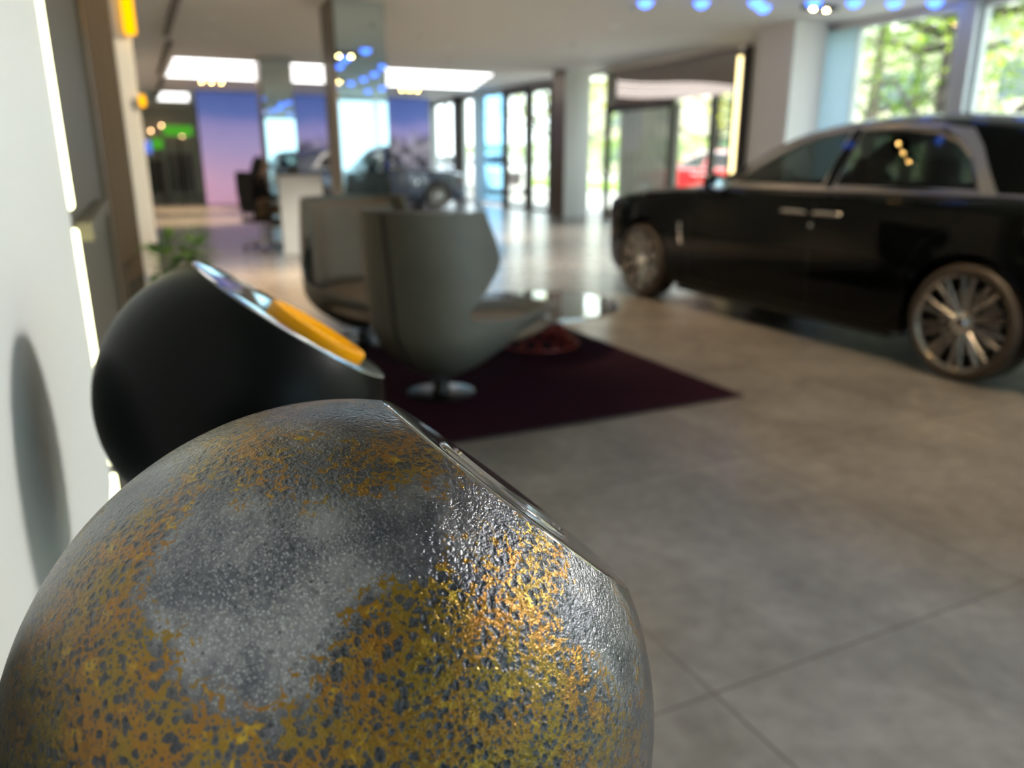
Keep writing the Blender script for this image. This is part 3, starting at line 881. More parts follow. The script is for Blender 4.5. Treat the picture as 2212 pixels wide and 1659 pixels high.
# ------------------------------------------------------------------ potted plant by the jamb
def leaf(mb, base, direction, up, L, Wd, droop):
    d = Vector(direction).normalized(); s = d.cross(Vector(up)).normalized(); n = s.cross(d)
    prof = [0.0, 0.55, 0.95, 1.0, 0.72, 0.36, 0.02]
    v = []; f = []
    for i, w in enumerate(prof):
        t = i / 6
        c = Vector(base) + d * (L * t) - Vector((0, 0, 1)) * (droop * L * t * t)
        for q in (-1, 0, 1): v.append(c + s * (q * Wd * w * 0.5) + n * (-0.12 * Wd * w if q == 0 else 0))
    for i in range(6):
        for q in range(2): f.append((i * 3 + q, i * 3 + q + 1, i * 3 + q + 4, i * 3 + q + 3))
    mb.add(v, f)
def leaf_material(name, c1, c2, trans=0.35, scale=1.5):
    m, nt, b, out = newmat(name)
    L = nt.links.new
    tc = nt.nodes.new('ShaderNodeTexCoord'); n = nt.nodes.new('ShaderNodeTexNoise'); n.inputs['Scale'].default_value = scale; n.inputs['Detail'].default_value = 4
    r = nt.nodes.new('ShaderNodeValToRGB'); r.color_ramp.elements[0].position = 0.38; r.color_ramp.elements[1].position = 0.62
    r.color_ramp.elements[0].color = (*c1, 1); r.color_ramp.elements[1].color = (*c2, 1)
    L(tc.outputs['Object'], n.inputs[0]); L(n.outputs['Fac'], r.inputs[0])
    L(r.outputs[0], b.inputs['Base Color']); b.inputs['Roughness'].default_value = 0.5
    tr = nt.nodes.new('ShaderNodeBsdfTranslucent'); L(r.outputs[0], tr.inputs[0])
    mx = nt.nodes.new('ShaderNodeMixShader'); mx.inputs[0].default_value = trans
    L(b.outputs[0], mx.inputs[1]); L(tr.outputs[0], mx.inputs[2]); L(mx.outputs[0], out.inputs[0])
    return m
M_leaf_in = leaf_material('house_plant_leaf', (0.03, 0.14, 0.012), (0.16, 0.36, 0.02), 0.25, 8)
pt = thing('potted_plant', 'leafy green plant in a white pot at the foot of the white jamb', 'plant', (0.17, 4.60, 0))
obj('pot', MB().lathe([(0.10, 0), (0.13, 0.01), (0.165, 0.42), (0.172, 0.44), (0.158, 0.44), (0.15, 0.40), (0.001, 0.40)], 40, True), M_white, pt, smooth=True, angle=50)
obj('soil', MB().lathe([(0.001, 0.408), (0.148, 0.404)], 30), P('soil', (0.02, 0.014, 0.01), 0.9), pt)
random.seed(3)
st_ = MB(); lf = MB()
for k in range(9):
    a = k * 2.4; tip = Vector((0.09 * math.cos(a), 0.09 * math.sin(a), 0.88 + 0.03 * (k % 4)))
    st_.tube([(0.02 * math.cos(a), 0.02 * math.sin(a), 0.40), (0.05 * math.cos(a), 0.05 * math.sin(a), 0.58), tip], [0.006, 0.005, 0.003], 6)
    for j in range(7):
        s = 0.35 + 0.65 * j / 6
        b_ = Vector((0.05 * math.cos(a), 0.05 * math.sin(a), 0.56)).lerp(tip, s)
        w = a + random.uniform(-1.6, 1.6)
        leaf(lf, b_, (math.cos(w), math.sin(w), random.uniform(0.1, 0.9)), (0, 0, 1), random.uniform(0.11, 0.19), random.uniform(0.05, 0.08), random.uniform(.2, .6))
obj('stem', st_, P('plant_stem', (0.06, 0.12, 0.03), 0.6), pt)
obj('foliage', lf, M_leaf_in, pt, smooth=True, fix=False)

# ------------------------------------------------------------------ reception desk, office chair, person
dk = thing('reception_desk', 'white block reception desk left of the front mirror column', 'desk', (1.88, 11.7, 0))
obj('front_panel', MB().box(0.0, 0.62, 0.0, 0.06, 0.0, 1.10, 0.008), M_white, dk)
obj('side_panel', MB().box(0.56, 0.62, 0.062, 1.7, 0.0, 1.10, 0.008), M_white, dk)
obj('worktop', MB().box(0.06, 0.556, 0.064, 1.7, 0.70, 0.735, 0.005), M_white, dk)
obj('ledge', MB().box(-0.015, 0.64, -0.015, 0.30, 1.102, 1.125, 0.006), M_greywall, dk)
obj('plinth', MB().box(0.02, 0.6, 0.07, 0.1, 0.0, 0.06), M_frame_dark, dk)
mo = thing('monitor', 'black computer monitor on the reception desk facing the seated person', 'monitor', (2.30, 12.85, 0.736))
obj('screen', MB().box(-0.012, 0.014, -0.29, 0.29, 0.12, 0.47, 0.006), M_black, mo)
obj('stand', MB().box(0.0, 0.03, -0.03, 0.03, 0.008, 0.3).lathe([(0.09, 0.0), (0.09, 0.008)], 24, True, True), M_silver, mo)

oc = thing('office_chair', 'black swivel office chair under the seated person', 'office chair', (1.76, 12.70, 0), R(24))
st5 = MB(); ca_ = MB()
for k in range(5):
    a = 2 * PI * k / 5 + 0.3
    st5.tube([(0, 0, 0.11), (0.15 * math.cos(a), 0.15 * math.sin(a), 0.10), (0.30 * math.cos(a), 0.30 * math.sin(a), 0.075)], [0.028, 0.022, 0.014], 8)
    w = MB().lathe([(0.012, -0.022), (0.03, -0.02), (0.03, 0.02), (0.012, 0.022)], 16, True, True).xf(Matrix.Translation((0.30 * math.cos(a), 0.30 * math.sin(a), 0.030)) @ Matrix.Rotation(a, 4, 'Z') @ Matrix.Rotation(R(90), 4, 'X'))
    obj('caster', w, M_rubber, oc, smooth=True)
obj('star_base', st5, M_silver, oc, smooth=True)
obj('gas_column', MB().lathe([(0.028, 0.08), (0.028, 0.26), (0.018, 0.26), (0.018, 0.42)], 20, True, True), M_silver, oc, smooth=True)
M_chairfab = P('black_fabric', (0.012, 0.012, 0.014), 0.8)
obj('seat', MB().box(-0.24, 0.25, -0.25, 0.25, 0.42, 0.465, 0.02), M_chairfab, oc, smooth=True)
bk = MB(); secs = []
for k in range(9):
    z = 0.56 + 0.62 * k / 8
    secs.append([(-0.27 - 0.02 * math.sin(k / 8 * PI) - 0.05 * k / 8 + 0.05 * abs(q) ** 2, q * (0.23 - 0.03 * (k / 8)), z) for q in (-1, -.6, -.2, .2, .6, 1)])
bk.loft(secs)
obj('backrest', evaluated(bk, [solid(0.05, 0), subsurf(2)]), M_chairfab, oc, smooth=True)
obj('back_bracket', MB().tube([(-0.05, 0, 0.415), (-0.32, 0, 0.43), (-0.325, 0, 0.52), (-0.325, 0, 0.72)], 0.018, 8), M_frame_dark, oc, smooth=True)
for s in (-1, 1):
    obj('armrest', MB().tube([(-0.05, s * 0.27, 0.44), (-0.05, s * 0.29, 0.64)], 0.014, 8).box(-0.16, 0.12, s * 0.29 - 0.03, s * 0.29 + 0.03, 0.64, 0.67, 0.01), M_frame_dark, oc)

def skinned(name, joints, edges, mat, parent, root=0, levels=2, smooth=True):
    """continuous tapered body grown around a joint skeleton: joints = [(x, y, z, radius)], edges = [(i, j)]."""
    me = bpy.data.meshes.new(name)
    me.from_pydata([j[:3] for j in joints], edges, [])
    o = bpy.data.objects.new(name, me); COL.objects.link(o)
    o.modifiers.new('skin', 'SKIN').use_smooth_shade = True
    o.modifiers.new('sub', 'SUBSURF').levels = levels
    sk = me.skin_vertices[0].data
    for i, j in enumerate(joints):
        r = j[3]; sk[i].radius = (r, r) if not isinstance(r, tuple) else r
        sk[i].use_root = (i == root)
    bpy.context.view_layer.update()
    dg = bpy.context.evaluated_depsgraph_get()
    new = bpy.data.meshes.new_from_object(o.evaluated_get(dg))
    bpy.data.objects.remove(o)
    return obj(name, new, mat, parent, smooth=True, angle=180)

M_skin = P('skin', (0.50, 0.30, 0.21), 0.5)
pe = thing('person', 'person with long dark hair, black jacket and tan trousers seated at the white desk', 'person', (1.80, 12.72, 0.02), R(9))
# facing +x, seated: pelvis on the seat, feet on the floor
J = [(-0.08, 0, 0.60, .125), (-0.09, 0, 0.74, .118), (-0.08, 0, 0.90, .13), (-0.05, 0, 1.02, .10), (-0.02, 0, 1.085, .05), (0.0, 0, 1.14, .048), (0.02, 0, 1.205, .085), (0.025, 0, 1.285, .092), (0.02, 0, 1.35, .06)]
Ed = [(0, 1), (1, 2), (2, 3), (3, 4), (4, 5), (5, 6), (6, 7), (7, 8)]
for s in (-1, 1):
    b0 = len(J)
    J += [(-0.02, s * 0.10, 0.585, .095), (0.34, s * 0.11, 0.565, .062), (0.36, s * 0.11, 0.33, .052), (0.33, s * 0.11, 0.09, .036), (0.36, s * 0.115, 0.045, .035), (0.48, s * 0.12, 0.03, .028)]
    Ed += [(0, b0), (b0, b0 + 1), (b0 + 1, b0 + 2), (b0 + 2, b0 + 3), (b0 + 3, b0 + 4), (b0 + 4, b0 + 5)]
    a0 = len(J)
    J += [(-0.05, s * 0.17, 1.01, .055), (-0.02, s * 0.225, 0.79, .042), (0.21, s * 0.18, 0.755, .030), (0.27, s * 0.165, 0.760, .034), (0.315, s * 0.16, 0.765, .032)]
    Ed += [(3, a0), (a0, a0 + 1), (a0 + 1, a0 + 2), (a0 + 2, a0 + 3), (a0 + 3, a0 + 4)]
    for q, (dy, ln) in enumerate(((-0.028, .055), (-0.010, .066), (0.009, .062), (0.027, .048))):
        f0 = len(J)
        J += [(0.335, s * 0.16 + dy, 0.768, .0095), (0.335 + ln * .6, s * 0.16 + dy * 1.15, 0.772, .0088), (0.335 + ln, s * 0.16 + dy * 1.2, 0.762, .0075)]
        Ed += [(a0 + 4, f0), (f0, f0 + 1), (f0 + 1, f0 + 2)]
    f0 = len(J)
    J += [(0.285, s * 0.125, 0.762, .012), (0.318, s * 0.108, 0.764, .0095)]
    Ed += [(a0 + 3, f0), (f0, f0 + 1)]
body = skinned('body', J, Ed, M_skin, pe)
fc = MB()
for s in (-1, 1): fc.lathe([(0.001, -0.006), (0.009, -0.004), (0.011, 0.0), (0.009, 0.004), (0.001, 0.006)], 10).xf(Matrix.Identity(4))
def blob(mb, c, rx, ry, rz_, n=10):
    bm = bmesh.new(); bmesh.ops.create_uvsphere(bm, u_segments=n * 2, v_segments=n, radius=1)
    for v in bm.verts: v.co = Vector((c[0] + v.co.x * rx, c[1] + v.co.y * ry, c[2] + v.co.z * rz_))
    return mb.frombm(bm)
for s in (-1, 1):
    obj('eye', blob(MB(), (0.103, s * 0.033, 1.245), .010, .013, .009), P('eye_dark', (0.03, 0.02, 0.015), 0.2), pe, smooth=True)
    obj('ear', blob(MB(), (0.02, s * 0.088, 1.235), .020, .010, .032), M_skin, pe, smooth=True)
obj('nose', blob(MB(), (0.118, 0, 1.222), .018, .013, .024), M_skin, pe, smooth=True)
obj('mouth', blob(MB(), (0.104, 0, 1.183), .008, .024, .007), P('lips', (0.40, 0.12, 0.10), 0.4), pe, smooth=True)
M_jacket = P('black_cloth', (0.006, 0.006, 0.007), 0.85)
JJ = [(-0.085, 0, 0.62, .140), (-0.095, 0, 0.76, .134), (-0.085, 0, 0.91, .146), (-0.055, 0, 1.02, .112), (-0.025, 0, 1.075, .066)]
JE = [(0, 1), (1, 2), (2, 3), (3, 4)]
for s in (-1, 1):
    a0 = len(JJ)
    JJ += [(-0.05, s * 0.175, 1.01, .067), (-0.02, s * 0.23, 0.79, .055), (0.19, s * 0.185, 0.757, .041)]
    JE += [(3, a0), (a0, a0 + 1), (a0 + 1, a0 + 2)]
skinned('jacket', JJ, JE, M_jacket, pe)
M_tan = P('tan_cloth', (0.25, 0.18, 0.10), 0.85)
TJ = [(-0.08, 0, 0.60, .135)]; TE = []
for s in (-1, 1):
    b0 = len(TJ)
    TJ += [(-0.02, s * 0.105, 0.585, .105), (0.35, s * 0.112, 0.57, .074), (0.37, s * 0.112, 0.33, .066), (0.34, s * 0.112, 0.11, .056)]
    TE += [(0, b0), (b0, b0 + 1), (b0 + 1, b0 + 2), (b0 + 2, b0 + 3)]
skinned('trousers', TJ, TE, M_tan, pe)
M_shoe = P('red_brown_leather', (0.16, 0.035, 0.018), 0.4)
for s in (-1, 1):
    skinned('shoe', [(0.31, s * 0.115, 0.052, .048), (0.38, s * 0.118, 0.044, .046), (0.47, s * 0.122, 0.034, .036), (0.52, s * 0.124, 0.030, .024)], [(0, 1), (1, 2), (2, 3)], M_shoe, pe)
M_hair = P('dark_hair', (0.014, 0.008, 0.006), 0.55)
HJ = [(0.03, 0, 1.345, (.088, .088)), (-0.03, 0, 1.30, .100), (-0.075, 0, 1.21, .090), (-0.115, 0, 1.10, .075), (-0.165, 0, 0.99, .068), (-0.20, 0, 0.90, .045)]
skinned('hair', HJ, [(i, i + 1) for i in range(5)], M_hair, pe)

# ------------------------------------------------------------------ large four-door sedan
M_paint = P('black_car_paint', (0.002, 0.003, 0.003), 0.16, 0.0, coat=1.0, spec=0.0)
M_paint.node_tree.nodes['Principled BSDF'].inputs['Coat IOR'].default_value = 1.26
M_blackplastic = P('black_trim', (0.006, 0.006, 0.006), 0.35)
M_interior = P('dark_interior', (0.02, 0.017, 0.014), 0.6)
M_wheel = P('forged_alloy', (0.42, 0.40, 0.38), 0.22, 1.0)
M_tyre_wall = P('tyre', (0.045, 0.033, 0.024), 0.5)
WT = [(-3.06, .70), (-2.98, .84), (-2.75, .925), (-2.2, .985), (-1.7, .995), (0, 1.0), (1.4, .99), (1.75, .985), (2.2, .945), (2.45, .885), (2.57, .80), (2.61, .70)]
ZC = [(-3.06, .92), (-2.9, .98), (-2.0, 1.06), (-1.0, 1.085), (0.0, 1.088), (0.9, 1.075), (1.7, 1.025), (2.3, .965), (2.61, .92)]
ZT = [(-3.06, .98), (-2.9, 1.04), (-2.4, 1.13), (-2.0, 1.14), (0.9, 1.135), (1.5, 1.10), (2.1, 1.05), (2.5, 1.0), (2.61, .97)]
def body_half(y, cabin):
    w = sinterp(WT, y); zc = sinterp(ZC, y); zt = sinterp(ZT, y)
    zs = 0.19 + 0.10 * max(0, (abs(y) - 2.2) / 0.8)
    p = [(0, zs), (w * .5, zs), (w - .16, zs), (w - .07, zs + .015), (w - .035, zs + .07), (w - .02, .36), (w - .004, .55), (w, .72), (w - .006, .86), (w - .012, zc - .05), (w - .018, zc - .015), (w - .03, zc + .002)]
    if cabin:
        p += [(w - .07, max(zc + .008, 1.102)), (.885, 1.115), (.865, 1.11), (.86, .68), (.45, .66), (0, .66)]
    else:
        p += [(w - .10, zt - .06), (w - .16, zt - .03), (w - .26, zt - .012), (w * .5, zt), (w * .25, zt + .006), (0, zt + .008)]
    return p
def build_body():
    ys = sorted(set([round(-3.06 + 5.67 * i / 110, 4) for i in range(111)] + [0.93, 0.94, -2.54, -2.55]))
    secs = []
    for y in ys:
        hp = body_half(y, -2.545 < y < 0.935)
        ring = [(x, y, z) for x, z in hp] + [(-x, y, z) for x, z in reversed(hp[1:-1])]
        secs.append(ring)
    me = MB().loft(secs, True, True).mesh('body')
    cut = []
    for ya in (-1.725, 1.725):
        for s in (-1, 1):
            cy = MB().lathe([(0.425, -0.25), (0.425, 0.25)], 48, True, True).xf(Matrix.Translation((s * 0.90, ya, 0.375)) @ Matrix.Rotation(R(90), 4, 'Y'))
            cut.append(cy)
            cut.append(MB().box(s * 0.90 - .25, s * 0.90 + .25, ya - .425, ya + .425, 0.0, 0.375))
    return boolean_cut(me, cut)
ZR = [(0.95, 1.13), (0.75, 1.235), (0.5, 1.375), (0.2, 1.525), (-0.1, 1.590), (-0.5, 1.620), (-0.9, 1.622), (-1.3, 1.600), (-1.7, 1.545), (-2.05, 1.44), (-2.4, 1.285), (-2.62, 1.13)]
def gh_pt(y, t):
    """greenhouse skin: t 0 at the belt, 1 at the roof middle."""
    zr = sinterp(ZR, y); h = (zr - 1.10) * 1.09; zr = 1.10 + h
    wb = 0.885 - 0.10 * max(0, -1.2 - y) / 1.2 - 0.05 * max(0, y - 0.4)
    wr = wb - 0.30 * min(1.0, h / 0.52)
    if t < 0.6:
        s = t / 0.6
        return wb + (wr - wb) * s + 0.022 * math.sin(s * PI) * min(1, h / .4), 1.10 + (h - 0.075 * min(1, h / 0.3)) * s
    s = (t - 0.6) / 0.4
    a = min(1.0, s / 0.3)
    z0 = 1.10 + (h - 0.075 * min(1, h / 0.3))
    x = wr * (1 - s) ** 0.0 if False else wr * (1 - s)
    return x, z0 + (zr - z0) * (1 - (1 - s) ** 2.6)
ZR = sorted(ZR)
FW = [(.60, 1.15), (.44, 1.245), (.22, 1.365), (.06, 1.435), (-.12, 1.485), (-.42, 1.515), (-.42, 1.15)]
RW = [(-.52, 1.515), (-.85, 1.515), (-1.12, 1.485), (-1.32, 1.425), (-1.46, 1.33), (-1.60, 1.15), (-.52, 1.15)]
CP = [(-1.12, 1.53), (-1.36, 1.50), (-1.48, 1.40), (-1.73, 1.135), (-1.62, 1.135), (-1.47, 1.335), (-1.33, 1.435)]
RAISE = lambda P_: [(y, 1.15 + (z - 1.15) * 1.10) for y, z in P_]
FW, RW, CP = RAISE(FW), RAISE(RW), RAISE(CP)
def inside(poly, y, z):
    c = False; n = len(poly)
    for i in range(n):
        a, b = poly[i], poly[i - 1]
        if (a[1] > z) != (b[1] > z) and y < (b[0] - a[0]) * (z - a[1]) / (b[1] - a[1]) + a[0]: c = not c
    return c
def build_greenhouse():
    NY, NT = 190, 44
    ys = [0.95 - 3.57 * i / NY for i in range(NY + 1)]
    ts = [i / NT for i in range(NT + 1)]
    secs = []
    for y in ys:
        half = [gh_pt(y, t) for t in ts]
        secs.append([(-x, y, z) for x, z in half] + [(x, y, z) for x, z in reversed(half[:-1])])
    full = MB().loft(secs)
    n = len(secs[0])
    keep = []; wind = []; rear = []
    for f in full.f:
        c = sum((Vector(full.v[i]) for i in f), Vector()) / 4
        k = f[0] % n; t = ts[k] if k <= NT else ts[2 * NT - k]
        if t < 0.6 and (inside(FW, c.y, c.z) or inside(RW, c.y, c.z)): continue
        if t > 0.66 and 0.13 < c.y < 0.90: wind.append(f)
        elif t > 0.80 and -2.56 < c.y < -2.0: rear.append(f)
        else: keep.append(f)
    bvh = BVHTree.FromPolygons([Vector(v) for v in full.v], [f for f in full.f])
    def sub(fs):
        ids = sorted({i for f in fs for i in f}); mp = {i: k for k, i in enumerate(ids)}
        m = MB(); m.v = [full.v[i] for i in ids]; m.f = [tuple(mp[i] for i in f) for f in fs]; return m
    return evaluated(sub(keep), [solid(0.02, -1)]), sub(wind), sub(rear), bvh
def decal(bvh, poly, side, off, thick, step=0.06):
    """side patch with outline poly (y, z), laid on the car's flank and given thickness."""
    bm = bmesh.new()
    vs = [bm.verts.new((0, y, z)) for y, z in poly]
    bm.faces.new(vs)
    y0, y1 = min(p[0] for p in poly), max(p[0] for p in poly); z0, z1 = min(p[1] for p in poly), max(p[1] for p in poly)
    y = y0 + step
    while y < y1 - 1e-4:
        bmesh.ops.bisect_plane(bm, geom=bm.verts[:] + bm.edges[:] + bm.faces[:], plane_co=(0, y, 0), plane_no=(0, 1, 0)); y += step
    z = z0 + step
    while z < z1 - 1e-4:
        bmesh.ops.bisect_plane(bm, geom=bm.verts[:] + bm.edges[:] + bm.faces[:], plane_co=(0, 0, z), plane_no=(0, 0, 1)); z += step
    for v in bm.verts:
        h = bvh.ray_cast(Vector((side * 3, v.co.y, v.co.z)), Vector((-side, 0, 0)))
        x = h[0].x if h[0] is not None else side * 0.95
        v.co.x = x + side * off
    bmesh.ops.recalc_face_normals(bm, faces=bm.faces[:])
    mb = MB().frombm(bm)
    return evaluated(mb, [solid(thick, 0)])
def on_side(bvh, pts, side, off):
    out = []
    for y, z in pts:
        h = bvh.ray_cast(Vector((side * 3, y, z)), Vector((-side, 0, 0)))
        out.append(((h[0].x if h[0] is not None else side * .95) + side * off, y, z))
    return out
def wheel(parent, x, y, side):
    M = Matrix.Rotation(side * R(90), 4, 'Y')
    def T(m): return m.xf(M)
    w = obj('wheel', T(MB().lathe([(0.298, -0.11), (0.33, -0.125), (0.352, -0.12), (0.368, -0.09), (0.3685, 0.09), (0.352, 0.118), (0.335, 0.125), (0.312, 0.122), (0.300, 0.108), (0.298, -0.11)], 72)), M_tyre_wall, parent, smooth=True)
    w.location = (x, y, 0.369)
    rim = MB().lathe([(0.300, -0.10), (0.285, -0.09), (0.275, 0.0), (0.286, 0.10), (0.303, 0.116), (0.305, 0.108), (0.300, -0.10)], 72)
    obj('rim', T(rim), M_wheel, w, smooth=True)
    sp = MB()
    for k in range(10):
        for d in (-1, 1):
            a = 2 * PI * k / 10 + d * 0.085; a1 = 2 * PI * k / 10 + d * 0.115
            ring = []
            for r_, aa, hw, z in ((0.065, a, .011, .085), (0.15, a * .5 + a1 * .5, .013, .10), (0.284, a1, .017, .108)):
                c, s = math.cos(aa), math.sin(aa)
                ring.append([(r_ * c - s * q * hw, r_ * s + c * q * hw, z + dz) for q, dz in ((-1, -.03), (-1, -.006), (-.4, .004), (.4, .004), (1, -.006), (1, -.03))])
            sp.loft(ring, True, True)
    obj('spokes', T(sp), M_wheel, w, smooth=True, angle=30)
    obj('barrel', T(MB().lathe([(0.001, 0.0), (0.276, 0.0), (0.28, -0.08), (0.001, -0.085)], 40)), M_blackplastic, w, smooth=True)
    obj('brake_disc', T(MB().lathe([(0.08, 0.012), (0.20, 0.012), (0.20, 0.025), (0.08, 0.025)], 40)), M_silver, w, smooth=True)
    obj('center_cap', T(MB().lathe([(0.001, 0.112), (0.032, 0.111), (0.036, 0.104), (0.066, 0.095), (0.07, 0.06)], 32)), M_chrome, w, smooth=True, angle=25)
    return w
def make_sedan(label):
    t = thing('sedan', label, 'car', (0, 0, 0), 0)
    bodym = build_body()
    bo = obj('body', bodym, M_paint, t, smooth=True, angle=35)
    bvb = BVHTree.FromPolygons([v.co.copy() for v in bodym.vertices], [tuple(p.vertices) for p in bodym.polygons])
    gh, wi, re, bvg = build_greenhouse()
    obj('roof', gh, M_paint, t, smooth=True, angle=40)
    obj('windscreen', wi, M_carglass, t, smooth=True)
    obj('rear_window', re, M_carglass, t, smooth=True)
    for s in (-1, 1):
        obj('side_window', decal(bvg, FW, s, -0.008, 0.006), M_carglass, t, smooth=True)
        obj('side_window', decal(bvg, RW, s, -0.008, 0.006), M_carglass, t, smooth=True)
        fr = MB()
        fr.tube(on_side(bvg, FW, s, 0.002), 0.011, 6, True); fr.tube(on_side(bvg, RW, s, 0.002), 0.012, 6, True)
        wt = obj('window_trim', fr, M_silver, t, smooth=True)
        obj('pillar_trim', decal(bvg, CP, s, 0.004, 0.008), M_silver, wt, smooth=True)
        roofline = [(.50, 1.27), (.24, 1.395), (.05, 1.475), (-.12, 1.52), (-.45, 1.545), (-.85, 1.548), (-1.15, 1.535), (-1.15, 1.505), (-.85, 1.525), (-.45, 1.522), (-.12, 1.495), (.05, 1.45), (.24, 1.365), (.5, 1.24)]
        obj('roof_trim', decal(bvg, RAISE(roofline), s, 0.003, 0.006), M_silver, wt, smooth=True)
        obj('sill_trim', MB().tube(on_side(bvg, [(.70 - 2.6 * i / 40, 1.128) for i in range(41)], s, 0.004), 0.013, 6), M_silver, wt, smooth=True)
        for yy, w_ in ((-.30, .26), (-.62, .26)):
            h = on_side(bvb, [(yy - w_ / 2 + w_ * i / 8, 0.965 + .004 * math.sin(i / 8 * PI)) for i in range(9)], s, 0.022)
            obj('door_handle', MB().tube(h, [.010, .016, .018, .018, .018, .018, .018, .016, .010], 8), M_chrome, t, smooth=True)
        obj('lock', blob(MB(), on_side(bvb, [(-.46, .87)], s, 0.0)[0], .006, .018, .018), M_chrome, t, smooth=True)
        obj('fender_badge', decal(bvb, [(1.06, .60), (1.09, .60), (1.12, .78), (1.09, .80)], s, 0.004, 0.006), M_chrome, t)
        seams = MB()
        for pts in ([(.98, .30), (.97, .60), (.93, .98), (.92, 1.04)], [(-.47, .27), (-.47, .7), (-.47, 1.04)], [(-1.32, .42), (-1.27, .62), (-1.38, .82), (-1.60, .98), (-1.63, 1.03)], [(.98, .30), (.2, .265), (-.47, .265), (-1.15, .28), (-1.32, .42)]):
            q = []
            for a, b in zip(pts, pts[1:]): q += [(a[0] + (b[0] - a[0]) * i / 8, a[1] + (b[1] - a[1]) * i / 8) for i in range(8)]
            seams.tube(on_side(bvb, q + [pts[-1]], s, -0.0015), 0.0035, 5)
        obj('door_seams', seams, M_blackplastic, t)
        # mirror
        mh = MB(); blob(mh, (s * 1.04, .60, 1.16), .11, .075, .075, 14)
        mi = obj('wing_mirror', mh, M_paint, t, smooth=True)
        obj('mirror_glass', MB().lathe([(0.001, 0.0), (0.06, 0.0), (0.066, 0.004)], 24).xf(Matrix.Translation((s * 1.052, .522, 1.16)) @ Matrix.Rotation(R(s * 22), 4, 'Z') @ Matrix.Diagonal((1.35, 1, .92, 1)) @ Matrix.Rotation(R(90), 4, 'X')), M_mirror, mi, smooth=True)
        obj('mirror_foot', MB().tube([(s * .87, .62, 1.115), (s * .97, .61, 1.125)], 0.02, 8), M_blackplastic, mi, smooth=True)
        # lamps
        obj('headlight', MB().box(s * .70 - .13, s * .70 + .13, 2.50, 2.60, .72, .84, .02), P('lamp_lens', (.75, .78, .8), .1, .2, coat=1), t, smooth=True)
        obj('tail_light', MB().box(s * .74 - .07, s * .74 + .07, -3.05, -2.98, .68, .90, .02), P('red_lens', (.35, .01, .01), .15, coat=1), t, smooth=True)
        for ya in (-1.725, 1.725): wheel(t, s * 0.868, ya, s)
    gr = MB().box(-.34, .34, 2.585, 2.66, .36, .93, .012)
    g = obj('grille', gr, M_chrome, t, smooth=True, angle=30)
    obj('vanes', MB().box(-.30, .30, 2.661, 2.663, .40, .89), M_blackplastic, g)
    sl = MB()
    for k in range(22): sl.box(-.295 + k * .0275, -.285 + k * .0275, 2.662, 2.672, .40, .89)
    obj('slats', sl, M_chrome, g)
    obj('lower_sill', MB().box(-.93, .93, -1.2, 1.2, .155, .20, .02), M_blackplastic, t)
    obj('plate', MB().box(-.26, .26, -3.085, -3.065, .70, .81), M_white, t)
    # cabin
    it = MB().box(-.84, .84, .55, .95, .90, 1.10, .06)
    obj('dashboard', it, M_interior, t, smooth=True)
    sw = MB().tube([(-.40 + .185 * math.cos(2 * PI * i / 40), .36 + .07 * math.sin(2 * PI * i / 40), 1.06 + .172 * math.sin(2 * PI * i / 40)) for i in range(40)], .014, 8, True)
    sw.tube([(-.58, .36, 1.06), (-.40, .38, 1.05), (-.22, .36, 1.06)], .018, 8).tube([(-.40, .38, 1.05), (-.40, .62, .98)], .03, 8)
    obj('steering_wheel', sw, M_interior, t, smooth=True)
    for sx in (-.42, .42):
        for yy in (-.30, -1.45):
            sm = MB().box(sx - .26, sx + .26, yy, yy + .52, .67, .80, .05).box(sx - .25, sx + .25, yy - .18, yy, .70, 1.16, .06)
            st2 = obj('seat', sm, M_interior, t, smooth=True)
            obj('headrest', MB().box(sx - .13, sx + .13, yy - .20, yy - .08, 1.18, 1.36, .04).tube([(sx, yy - .14, 1.14), (sx, yy - .14, 1.20)], .012, 6), M_interior, st2, smooth=True)
    return t
sedan = make_sedan('large black four-door luxury sedan with silver window trim, parked on the showroom floor at right')
sedan.location = (5.5, 4.755, 0.0)
M_bluepaint = P('blue_car_paint', (0.035, 0.05, 0.085), 0.22, 0.3, coat=1.0)
bc = copy_tree(sedan, None, {'black_car_paint': M_bluepaint})
bc.location = (6.05, 22.1, 0); bc.rotation_euler = (0, 0, R(-90))
bc['label'] = 'dark blue luxury car before the far mural, half hidden by the mirror column'

# ------------------------------------------------------------------ things far left beyond the mural
for i, (x, y, z, w, h, lab) in enumerate(((1.15, 30.5, 2.15, 0.95, 0.34, 'green lit sign high in the far left opening beside the mural'), (0.72, 29.5, 1.70, 0.34, 0.34, 'small green lit sign in the far left opening'))):
    t = thing('lit_sign', lab, 'sign', (x, y, 0), 0, 'green signs in the far left opening')
    obj('panel', MB().box(0, w, -0.02, 0.0, z, z + h, .008), M_green, t)
    obj('post', MB().box(w / 2 - .03, w / 2 + .03, 0.001, .05, 0, z + h), M_frame_dark, t)
    obj('foot', MB().box(w / 2 - .15, w / 2 + .15, -.15, .2, 0, .02), M_frame_dark, t)
t = thing('lit_sign', 'blue lit sign in the far left opening', 'sign', (0.34, 29.0, 0))
obj('panel', MB().box(0, .34, -.02, 0, 1.55, 1.95, .008), emission('blue_sign', (.12, .22, .8), .6), t)
obj('post', MB().box(.14, .2, .001, .05, 0, 1.95), M_frame_dark, t)
